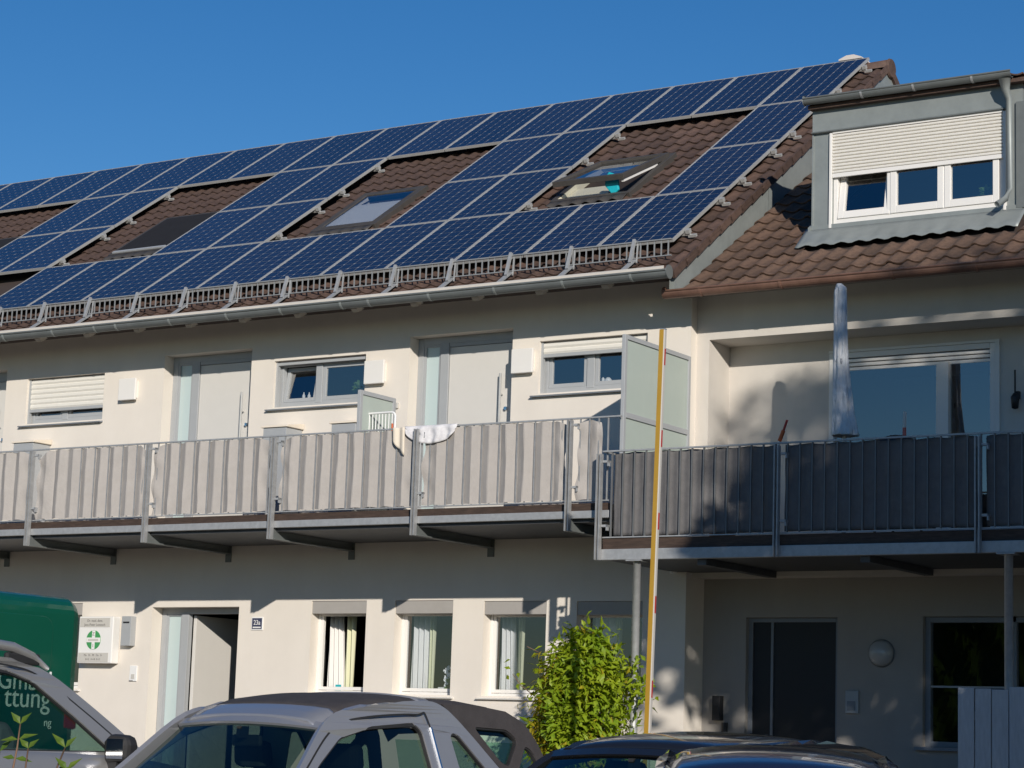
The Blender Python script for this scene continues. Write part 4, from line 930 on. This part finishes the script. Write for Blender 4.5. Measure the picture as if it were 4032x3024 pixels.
# shade trees off to the right, between the sun and the neighbouring house
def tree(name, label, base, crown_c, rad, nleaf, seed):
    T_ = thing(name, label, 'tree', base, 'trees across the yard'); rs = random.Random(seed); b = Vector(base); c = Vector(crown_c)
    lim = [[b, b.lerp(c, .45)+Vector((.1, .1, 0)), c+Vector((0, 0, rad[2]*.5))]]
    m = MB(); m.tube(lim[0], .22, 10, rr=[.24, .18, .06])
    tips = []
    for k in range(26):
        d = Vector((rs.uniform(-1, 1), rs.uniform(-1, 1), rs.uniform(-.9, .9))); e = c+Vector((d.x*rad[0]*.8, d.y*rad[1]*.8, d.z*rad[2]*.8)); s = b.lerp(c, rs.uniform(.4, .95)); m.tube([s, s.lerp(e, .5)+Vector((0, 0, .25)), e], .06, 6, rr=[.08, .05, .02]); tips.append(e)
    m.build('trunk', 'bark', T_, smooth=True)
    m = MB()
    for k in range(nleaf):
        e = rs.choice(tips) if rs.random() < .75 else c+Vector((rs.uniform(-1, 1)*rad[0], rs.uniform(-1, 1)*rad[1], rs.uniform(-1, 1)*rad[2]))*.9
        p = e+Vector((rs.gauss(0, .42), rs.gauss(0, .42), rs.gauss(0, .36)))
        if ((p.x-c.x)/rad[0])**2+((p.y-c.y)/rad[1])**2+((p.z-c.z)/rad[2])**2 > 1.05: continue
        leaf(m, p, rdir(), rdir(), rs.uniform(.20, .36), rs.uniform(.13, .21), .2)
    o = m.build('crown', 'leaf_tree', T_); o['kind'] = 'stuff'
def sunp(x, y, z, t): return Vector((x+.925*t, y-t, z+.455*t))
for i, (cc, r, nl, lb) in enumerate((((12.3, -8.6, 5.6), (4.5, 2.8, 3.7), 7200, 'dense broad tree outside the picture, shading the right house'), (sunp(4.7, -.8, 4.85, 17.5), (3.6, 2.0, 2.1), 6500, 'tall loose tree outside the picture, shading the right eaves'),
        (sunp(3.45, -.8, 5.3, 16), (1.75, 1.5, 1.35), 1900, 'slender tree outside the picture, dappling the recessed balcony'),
        ((19.5, -10.5, 7.0), (5.2, 4.2, 5.8), 16000, 'large tree added outside the picture at the far right to block sky light'), ((10.6, -6.2, 2.9), (2.6, 2.0, 2.2), 3200, 'small tree outside the picture beside the board fence'))):  # the large far tree is added to dim sky light on the right house
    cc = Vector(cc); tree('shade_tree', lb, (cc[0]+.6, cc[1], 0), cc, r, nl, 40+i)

# leaf wall added behind the viewer to darken pane reflections and block low sky
Hd = thing('blocker_hedge', 'unseen leaf wall added behind the viewer to darken panes and block low sky', 'blocker_hedge', (-5, -34, 0)); rs = random.Random(5)
hgt_ = lambda x: (6.0 if -19 < x < 12 else 2.3)+.4*sin(x*.45)+.3*sin(x*1.3)
m = MB()
for k in range(14000):
    x = rs.uniform(-42, 26); leaf(m, (x, -34+rs.gauss(0, .45), hgt_(x)*(1-rs.random()**1.3)), rdir(), rdir(), rs.uniform(.12, .22), rs.uniform(.08, .14), .2)
core = MB(); core.grid(lambda u, v: (-42+68*u, -34.2+.5*sin(u*170)*sin(v*9)+.25*sin(u*410+v*21)-1.2*v*v, hgt_(-42+68*u)*.96*v), 400, 14)
core.build('core', 'leaf_tree', Hd)
o = m.build('foliage', 'leaf_tree', Hd); o['kind'] = 'stuff'
tubes(Hd, [[(x, -34, 0), (x+.2, -34, 2), (x, -34, 3.6)] for x in range(-39, 26, 3)], .08, .03, 'bark', 'stems')

# ================================================================== VEHICLES
def ring(hw, zb, zt):
    h = [(hw*.78, zb), (hw*.965, zb+.10), (hw, zb+.26), (hw*1.0, (zb+zt)/2+.08), (hw*.985, zt-.09), (hw*.94, zt-.01), (hw*.6, zt+.012), (hw*.25, zt+.02)]
    return [(v, z) for v, z in h]+[(-v, z) for v, z in reversed(h)]
def loft(m, secs):
    R = [[(u, v, z) for v, z in ring(hw, zb, zt)] for u, hw, zb, zt in secs]; n = len(R[0])
    vs = [p for r in R for p in r]; fs = [(i*n+k, i*n+(k+1) % n, (i+1)*n+(k+1) % n, (i+1)*n+k) for i in range(len(R)-1) for k in range(n)]
    fs += [tuple(range(n)), tuple(range(len(vs)-1, len(vs)-n-1, -1))]
    return m.add(vs, fs)
def interp(st, u):
    st = sorted(st)
    if u <= st[0][0]: return st[0][1:]
    for a, b in zip(st, st[1:]):
        if a[0] <= u <= b[0]:
            t = (u-a[0])/(b[0]-a[0]); return tuple(p+(q-p)*t for p, q in zip(a[1:], b[1:]))
    return st[-1][1:]
def roof_grid(st, crown, nu=14, nv=12, edge=.05):
    us = [s[0] for s in st]; u0, u1 = min(us), max(us)
    def P(a, b):
        u = u1+(u0-u1)*a; hw, z = interp(st, u); v = hw*(2*b-1); q = abs(2*b-1)
        return (u, v, z+crown*(1-q**2.4)-edge*max(0, q-.86)/.14)
    m = MB(); m.grid(P, nu, nv); return m
def wheel(C, u, v, r, w):
    s = 1 if v > 0 else -1
    Wh = MB().lathe([(r*.66, -w/2), (r*.93, -w/2), (r, -w/3), (r, w/3), (r*.93, w/2), (r*.66, w/2)], (u, v, r), 'y', 28).build('wheel', 'rubber', C, smooth=True, local=True)
    m = MB().lathe([(r*.66, -w*.4), (r*.66, w*.4)], (u, v, r), 'y', 28)
    for k in range(5):
        a = k*2*pi/5; m.strip([(u, v+s*w*.42, r), (u+r*.66*cos(a), v+s*w*.38, r+r*.66*sin(a))], .07, .03, (0, s, 0))
    m.lathe([(0, s*w*.45), (r*.18, s*w*.45), (r*.18, s*w*.3)], (u, v, r), 'y', 18); m.build('rim', 'alu', Wh, local=True)
def smooth_path(p, n=5):
    P = [Vector(q) for q in p]; o = []
    for i in range(len(P)-1):
        a, b, c, d = P[max(i-1, 0)], P[i], P[i+1], P[min(i+2, len(P)-1)]
        for k in range(n):
            t = k/n; o.append(.5*((2*b)+(c-a)*t+(2*a-5*b+4*c-d)*t*t+(3*b-a-3*c+d)*t*t*t))
    return o+[P[-1]]
from mathutils.geometry import tessellate_polygon
def shell(outer, holes_, f):
    loops = [[Vector((u, z, 0)) for u, z in q] for q in [outer]+holes_]
    tr = tessellate_polygon(loops); pts = [p for l in loops for p in l]
    m = MB(); m.add([f(p.x, p.y) for p in pts], [tuple(t) for t in tr]); return m
def rnd_poly(p, n=4): return [(q.x, q.y) for q in smooth_path([Vector((u, z, 0)) for u, z in p], n)]
def close_round(p, r=.045, n=4):
    P = [Vector((u, z, 0)) for u, z in p]; o = []
    for i, b in enumerate(P):
        a, c = P[i-1], P[(i+1) % len(P)]; d1, d2 = (a-b), (c-b); k = min(r, d1.length*.45, d2.length*.45); s0, s1 = b+d1.normalized()*k, b+d2.normalized()*k
        for q in range(n+1): t = q/n; o.append((1-t)**2*s0+2*t*(1-t)*b+t*t*s1)
    return [(q.x, q.y) for q in o]
def car(name, label, loc, heading, D):
    C = thing(name, label, 'car', loc, 'cars parked in front of the house', rz=heading)
    P = D['paint']
    loft(MB(), D['body']).build('body', P, C, local=True, smooth=True, bev=0)
    L0, L1 = D['body'][0][0], D['body'][-1][0]
    # side geometry helper: v as function of height between belt and roof
    def sv(u, z):
        hwr, zr = interp(D['roof'], u); hb, zb = D['belt'](u); t = max(0, min(1.05, (z-zb)/max(.05, zr-zb))); return hb+(hwr-hb)*t
    R = roof_grid([(a, b-.022, c) for a, b, c in D['roof']], D.get('crown', .035), edge=.02); ro = R.build('roof', D.get('roofmat', P), C, local=True, smooth=True, solid=.03)
    for q in D.get('roof_parts', []):
        R = roof_grid(q['st'], q.get('crown', .035)); R.build(q['name'], q['mat'], C, local=True, smooth=True, solid=.035)
    # windscreen and rear glass
    (hu, hh, hz), (bu, bh, bz) = D['ws']
    def wsP(a, b, off=0): 
        t = 2*a-1; u = hu+(bu-hu)*b; hw = hh+(bh-hh)*b; z = hz+(bz-hz)*b
        return (u+.10*(1-t*t)*(.5+.5*b), hw*t, z+.028*(1-t*t)*(1-b))
    m = MB(); m.grid(lambda a, b: wsP(.03+.94*a, .03+.97*b), 14, 6, flip=True); m.build('windscreen', D.get('wsglass', 'car_glass_dark'), C, local=True, smooth=True)
    m = MB(); m.strip([wsP(i/12, .0) for i in range(13)], .06, .03, (.7, 0, 1)); m.build('header', P, C, local=True, smooth=False)
    (hu2, hh2, hz2), (bu2, bh2, bz2) = D['rg']
    m = MB(); m.grid(lambda a, b: (hu2+(bu2-hu2)*b-.06*(1-(2*a-1)**2), (hh2+(bh2-hh2)*b)*(2*a-1), hz2+(bz2-hz2)*b), 10, 4); m.build('rear_window', D.get('rearglass', 'car_glass'), C, local=True, smooth=True)
    for s in (-1, 1):
        # pillars
        for nm, path, wdt, mt in D['pillars']:
            m = MB(); pts = [(u, s*(sv(u, z)+o), z) for u, z, o in path]; m.strip(smooth_path(pts), wdt, .045, (0, s, .35)); m.build(nm, mt or P, C, local=True, bev=.012, smooth=False)
        for nm, outer, idx, mt in D['shells']:
            hl = [close_round(D['windows'][k][1]) for k in idx]
            m = shell(outer, hl, lambda u, z: (u, s*(sv(u, z)), z)); m.build(nm, mt or P, C, local=True, solid=.035, bev=.008)
        for q in D.get('trims', []):
            m = MB(); m.strip([(u, s*(sv(u, z)+.024), z) for u, z in rnd_poly(q)], .016, .012, (0, s, .3)); m.build('trim_strip', 'chrome', C, local=True)
        for q in D.get('seams', []):
            m = MB(); m.strip([(u, s*(sv(u, z)+.0185), z) for u, z in rnd_poly(q, 8)], .012, .004, (0, s, .3)); m.build('door_seam', 'black_plastic', C, local=True)
        for nm, poly, mt in D['windows']:
            poly = close_round(poly)
            m = MB(); pts = [(u, s*(sv(u, z)-.012), z) for u, z in poly]; cu = sum(p[0] for p in pts)/len(pts); cz = sum(p[2] for p in pts)/len(pts)
            m.add(pts+[(cu, s*(sv(cu, cz)-.008), cz)], [((i, (i+1) % len(pts), len(pts)) if s > 0 else ((i+1) % len(pts), i, len(pts))) for i in range(len(pts))]); Wd = m.build(nm, mt, C, local=True, smooth=True)
            m = MB(); pp = [(u, s*(sv(u, z)-.002), z) for u, z in poly]; m.strip(pp+[pp[0]], D.get('seal', .022), .02, (0, s, .3)); m.build('window_seal', 'black_plastic', Wd, local=True)
        # mirror
        mu, mz = D['mirror']; mv = s*(D['belt'](mu)[0]+.13)
        m = MB(); m.prism([(mv-.105, mz-.085), (mv+.105, mz-.10), (mv+.12, mz+.05), (mv+.07, mz+.105), (mv-.09, mz+.095), (mv-.115, mz+.03)], 'x', mu-.05, mu+.07)
        Mi = m.build('mirror', D.get('mirrormat', 'black_plastic'), C, local=True, bev=.035)
        MB().box(mu-.056, mu-.051, mv-.075, mv+.075, mz-.065, mz+.07).build('mirror_glass', 'chrome', Mi, local=True); MB().box(mu-.03, mu+.05, min(mv, s*.78), max(mv, s*.78), mz-.13, mz-.075).build('mirror_arm', 'black_plastic', Mi, local=True)
        if D.get('rails'):
            r0, r1, rv, rz_ = D['rails']; m = MB()
            m.tube([(r1+.05, s*rv, rz_-.145), (r1-.10, s*rv, rz_-.07), (r1-.30, s*rv, rz_-.015), (r1-.5, s*rv, rz_), ((r0+r1)/2, s*rv, rz_+.02), (r0+.3, s*rv, rz_), (r0, s*rv, rz_-.10)], .03, 10, rr=[.015, .03, .036, .036, .036, .034, .02]); rr_ = m.build('roof_rail', 'silver_car' if P != 'blue_paint' else 'black_plastic', C, local=True, smooth=True)
            for ra in (r1-.36, r0): MB().box(ra, ra+.32, s*rv-.02, s*rv+.02, rz_-.13, rz_-.05).build('rail_foot', 'black_plastic', rr_, local=True, bev=.015)
        for u in D['axles']: wheel(C, u, s*D['track'], D['wr'], .22)
        hw = D['body'][-1][1]
        MB().lathe([(0, .03), (.06, .028), (.10, .0), (.10, -.05)], (L1-.07, s*hw*.78, D['lampz']), 'x', 18).build('headlight', 'lamp_clear', C, local=True, smooth=True)
        MB().box(L0-.01, L0+.06, s*hw*.84-.07, s*hw*.84+.07, D['lampz']-.02, D['lampz']+.22).build('tail_light', 'lamp_red', C, local=True, bev=.02)
    # cabin
    z0 = D['belt'](0)[1]
    MB().box(-1.1, D['ws'][1][0]-.12, -.66, .66, .45, z0-.12).build('floor_pan', 'seat', C, local=True)
    MB().box(D['ws'][1][0]-.55, D['ws'][1][0]-.08, -.66, .66, z0-.2, z0-.03).build('dashboard', 'black_plastic', C, local=True, bev=.04)
    for s in (-.37, .37):
        S = MB().prism([(.05, .6), (.12, z0+.10), (.02, z0+.22), (-.10, z0+.20), (-.14, .6)], 'y', s-.24, s+.24).build('seat', 'seat', C, local=True, bev=.05)
        MB().prism([(.03, z0+.24), (.05, z0+.40), (-.06, z0+.42), (-.09, z0+.25)], 'y', s-.13, s+.13).build('headrest', 'seat', S, local=True, bev=.04)
    MB().prism([(-.75, .6), (-.68, z0+.22), (-.80, z0+.24), (-.95, .6)], 'y', -.62, .62).build('rear_seat', 'seat', C, local=True, bev=.05)
    MB().box(-1.15, .25, -.52, .52, D['roof'][1][2]-.075, D['roof'][1][2]-.06).build('headliner', 'seat', C, local=True)
    m = MB(); n = 24; su = .62; m.tube([(su+.06*sin(2*pi*k/n), .37+.18*cos(2*pi*k/n), z0-.03+.17*sin(2*pi*k/n)) for k in range(n+1)], .014, 6); m.build('steering_wheel', 'black_plastic', C, local=True, smooth=True)
    wz = wsP(.5, .12); IM = MB().box(wz[0]-.12, wz[0]-.09, -.12, .12, wz[2]-.09, wz[2]-.02).build('inner_mirror', 'black_plastic', C, local=True, bev=.015); MB().box(wz[0]-.10, wz[0]-.02, -.015, .015, wz[2]-.04, wz[2]+.03).build('mirror_stem', 'black_plastic', IM, local=True)
    MB().box(L1-.02, L1+.012, -.26, .26, .42, .53).build('number_plate', 'white', C, local=True)
    m = MB().box(L1-.02, L1+.006, -.45, .45, D['lampz']-.08, D['lampz']+.06); m.build('grille', 'black_plastic', C, local=True)
    return C
# silver open-roof off-roader
suv = dict(paint='silver', body=[(-2.08, .72, .42, .95), (-1.98, .84, .36, 1.05), (-1.3, .89, .30, 1.08), (0, .90, .28, 1.08), (.95, .89, .30, 1.06), (1.25, .87, .32, 1.02), (1.9, .82, .36, .94), (2.05, .74, .42, .84)],
    belt=lambda u: (.80-.02*max(0, u), 1.07), roof=[(.29, .565, 1.66), (.10, .585, 1.71), (-.15, .595, 1.74), (-.62, .60, 1.755)], crown=.04, roofmat='softtop',
    roof_parts=[dict(name='roof_front', mat='silver', st=[(.46, .555, 1.59), (.37, .565, 1.63), (.28, .575, 1.662)], crown=.036), dict(name='roof_hoop', mat='silver', st=[(-.52, .612, 1.757), (-.64, .612, 1.752)], crown=.04),
                dict(name='soft_top', mat='softtop', st=[(-.63, .58, 1.755), (-1.0, .575, 1.755), (-1.38, .57, 1.725), (-1.58, .56, 1.655), (-1.66, .56, 1.56)], crown=.02)],
    ws=((.44, .57, 1.575), (1.08, .70, 1.06)), rg=((-1.66, .50, 1.52), (-1.94, .60, 1.02)), rearglass='soft_window',
    pillars=[], seams=[[(1.06, 1.06), (.72, 1.345), (.42, 1.56), (.14, 1.64), (-.38, 1.675), (-.50, 1.63), (-.58, 1.06)]],
    shells=[('side_shell', rnd_poly([(1.16, 1.04), (.80, 1.33), (.47, 1.60), (.22, 1.69), (-.05, 1.73), (-.48, 1.76), (-.66, 1.74), (-.82, 1.65), (-1.12, 1.40), (-1.54, 1.04)]), (0, 1), None),
            ('soft_side', [(-.68, 1.745), (-1.1, 1.745), (-1.38, 1.72), (-1.57, 1.65), (-1.67, 1.54), (-1.95, 1.04), (-1.56, 1.04), (-1.14, 1.39), (-.83, 1.64)], (2, 3), 'softtop')],
    windows=[('door_window', [(.93, 1.08), (.62, 1.345), (.36, 1.51), (.10, 1.58), (-.36, 1.61), (-.42, 1.57), (-.49, 1.08)], 'car_glass_side'),
             ('quarter_window', [(-.70, 1.56), (-.79, 1.56), (-1.30, 1.10), (-.78, 1.09)], 'car_glass_side'),
             ('soft_window', [(-.98, 1.61), (-1.36, 1.60), (-1.46, 1.53), (-1.30, 1.36), (-1.22, 1.38)], 'soft_window'), ('soft_window', [(-1.53, 1.50), (-1.60, 1.47), (-1.83, 1.08), (-1.60, 1.08), (-1.37, 1.30)], 'soft_window')],
    mirror=(.95, 1.10), mirrormat='black_plastic', axles=(-1.28, 1.28), track=.76, wr=.34, lampz=.78)
suv['trims'] = [[(-.505, 1.60), (-.535, 1.35), (-.585, 1.06)]]
car('parked_car', 'silver compact off-roader with dark soft top in front of the ground floor windows', (3.08, -10.56, .035), radians(267.7), suv)
est = dict(paint='silver_car', body=[(-2.3, .78, .42, 1.0), (-2.2, .88, .36, 1.08), (-1.4, .93, .30, 1.09), (0, .94, .28, 1.08), (.9, .93, .30, 1.06), (1.2, .92, .32, 1.03), (2.1, .86, .36, .92), (2.3, .76, .42, .80)],
    belt=lambda u: (.86, 1.05), roof=[(.30, .60, 1.60), (.0, .63, 1.665), (-.6, .64, 1.69), (-1.5, .63, 1.66), (-2.05, .60, 1.58)], crown=.04,
    ws=((.32, .60, 1.585), (1.10, .76, 1.05)), rg=((-2.08, .55, 1.56), (-2.26, .68, 1.06)),
    pillars=[], seams=[[(.98, 1.06), (.60, 1.345), (.24, 1.57), (-.1, 1.635), (-.6, 1.655), (-1.4, 1.63)]],
    shells=[('side_shell', rnd_poly([(1.14, 1.04), (.72, 1.355), (.34, 1.595), (.0, 1.675), (-.6, 1.705), (-1.5, 1.675), (-2.05, 1.59), (-2.26, 1.04)]), (0, 1, 2), None)],
    windows=[('front_window', [(.78, 1.07), (.48, 1.31), (.16, 1.525), (-.1, 1.59), (-.44, 1.605), (-.50, 1.07)], 'car_glass'), ('rear_side_window', [(-.58, 1.07), (-.54, 1.605), (-1.34, 1.58), (-1.42, 1.08)], 'car_glass'), ('boot_window', [(-1.56, 1.09), (-1.48, 1.53), (-1.92, 1.45), (-2.05, 1.12)], 'car_glass')],
    mirror=(.70, 1.10), axles=(-1.4, 1.42), track=.80, wr=.35, lampz=.80, rails=(-1.9, .30, .60, 1.775))
car('parked_car', 'silver estate car with roof rails in front of the green van', (.22, -10.82, .325), radians(90), est)
def small(paint, rails=None, k=1.0):
    return dict(paint=paint, body=[(-1.95, .72, .40, .92), (-1.85, .84, .34, 1.0), (-1.2, .88, .28, 1.02), (0, .89, .26, 1.01), (.8, .88, .28, 1.0), (1.1, .86, .30, .98), (1.85, .80, .34, .88), (2.02, .72, .40, .78)],
    belt=lambda u: (.80, 1.0), roof=[(.40, .58*k, 1.44), (.15, .60*k, 1.505), (-.4, .61*k, 1.54), (-1.2, .59*k, 1.50), (-1.6, .55*k, 1.42)], crown=.045,
    ws=((.42, .58*k, 1.43), (1.12, .72, .99)), rg=((-1.62, .52*k, 1.40), (-1.92, .64, 1.0)),
    pillars=[], shells=[('side_shell', rnd_poly([(1.12, .99), (.74, 1.25), (.42, 1.445), (.0, 1.525), (-.6, 1.555), (-1.3, 1.515), (-1.65, 1.41), (-1.93, .99)]), (0, 1), None)],
    windows=[('front_window', [(.82, 1.01), (.52, 1.23), (.26, 1.38), (-.28, 1.45), (-.34, 1.01)], 'car_glass'), ('rear_side_window', [(-.44, 1.01), (-.40, 1.45), (-1.1, 1.42), (-1.45, 1.30), (-1.5, 1.04)], 'car_glass')],
    mirror=(.74, 1.04), mirrormat=paint, axles=(-1.22, 1.24), track=.75, wr=.31, lampz=.72, rails=rails)
car('parked_car', 'glossy black car with only its roof and windscreen top in view', (5.80, -10.55, .06), radians(268), small('black_paint'))
car('parked_car', 'dark blue car with a narrow rounded roof at the bottom edge, lower right', (8.17, -14.24, -.02), radians(296), small('blue_paint', None, .72))
# green van
V = thing('delivery_van', 'tall green delivery van with white lettering behind the estate car', 'van', (-3.0, -9.9, gz(-3, -9.9)))
vb = Vector(BASE[V.name]); x1 = -2.0; x0 = -4.0; yr = -7.17; zt = 2.70
def rrect(w0, w1, z0, z1, r, n=6):
    p = [(w0, z0), (w1, z0)]; p += [(w1-r+r*cos(a), z1-r+r*sin(a)) for a in [pi/2*k/n for k in range(n+1)]]; p += [(w0+r-r*sin(a), z1-r+r*cos(a)) for a in [pi/2*k/n for k in range(n+1)]]; return p
m = MB(); S_ = []
for y, ins, top in ((yr, .05, .05), (yr-.03, .02, .02), (yr-.10, 0, 0), (yr-3.3, 0, 0), (yr-3.6, .01, .06), (yr-4.5, .08, .95), (yr-5.2, .12, 1.35), (yr-5.35, .2, 1.6)):
    S_.append([(x, y, z) for x, z in rrect(x0+ins+.0, x1-ins, .62, zt-top, .16)])
n = len(S_[0]); m.add([p for r in S_ for p in r], [(i*n+k, i*n+(k+1) % n, (i+1)*n+(k+1) % n, (i+1)*n+k) for i in range(len(S_)-1) for k in range(n)]+[tuple(range(n)), tuple(range(n*len(S_)-1, n*len(S_)-n-1, -1))])
m.build('body', 'green_paint', V, smooth=False, bev=0)
def rr2(y0, y1, z0, z1, r, n=6):
    c = [(y1-r, z1-r, 0), (y0+r, z1-r, 1), (y0+r, z0+r, 2), (y1-r, z0+r, 3)]; return [(a+r*cos(pi/2*(q+k/n)), b+r*sin(pi/2*(q+k/n))) for a, b, q in c for k in range(n+1)]
MB().prism(rr2(yr-1.55, yr-.36, 1.35, 2.51, .12), 'x', x1-.001, x1+.010).build('side_panel', 'green_paint', V, bev=.006)
MB().prism(rr2(yr-3.2, yr-1.75, 1.35, 2.51, .12), 'x', x1-.001, x1+.010).build('side_panel', 'green_paint', V, bev=.006)
MB().box(x1-.16, x1+.004, yr-.16, yr+.012, 1.55, 1.75).build('tail_light', 'lamp_red', V, bev=.02)
MB().box(x0+.1, x1-.1, yr-.02, yr+.12, .62, .80).build('bumper', 'black_plastic', V, bev=.03)
MB().box(x1-.001, x1+.03, yr-3.2, yr-.2, 1.02, 1.16).build('rub_strip', 'black_plastic', V, bev=.01)
for y in (yr-.95, yr-4.3):
    for x in (x0+.12, x1-.12): MB().lathe([(.2, -.11), (.33, -.11), (.35, -.06), (.35, .06), (.33, .11), (.2, .11), (0, .08)], (x, y, vb.z+.35), 'x', 26).build('wheel', 'rubber', V, smooth=True)
MB().box(x0+.25, x1-.25, yr-4.62, yr-4.5, 1.72, 2.35).build('windscreen', 'car_glass', V)
RV = (pi/2, 0, pi/2)
text('GmbH', 'lettering', 'white', V, (x1+.0125, yr-.66, 1.945), .24, RV, align='CENTER', sx=1.0); text('ttung', 'lettering', 'white', V, (x1+.0125, yr-.62, 1.80), .25, RV, align='CENTER', sx=1.05); text('ng', 'lettering', 'white', V, (x1+.0125, yr-.36, 1.60), .10, RV)
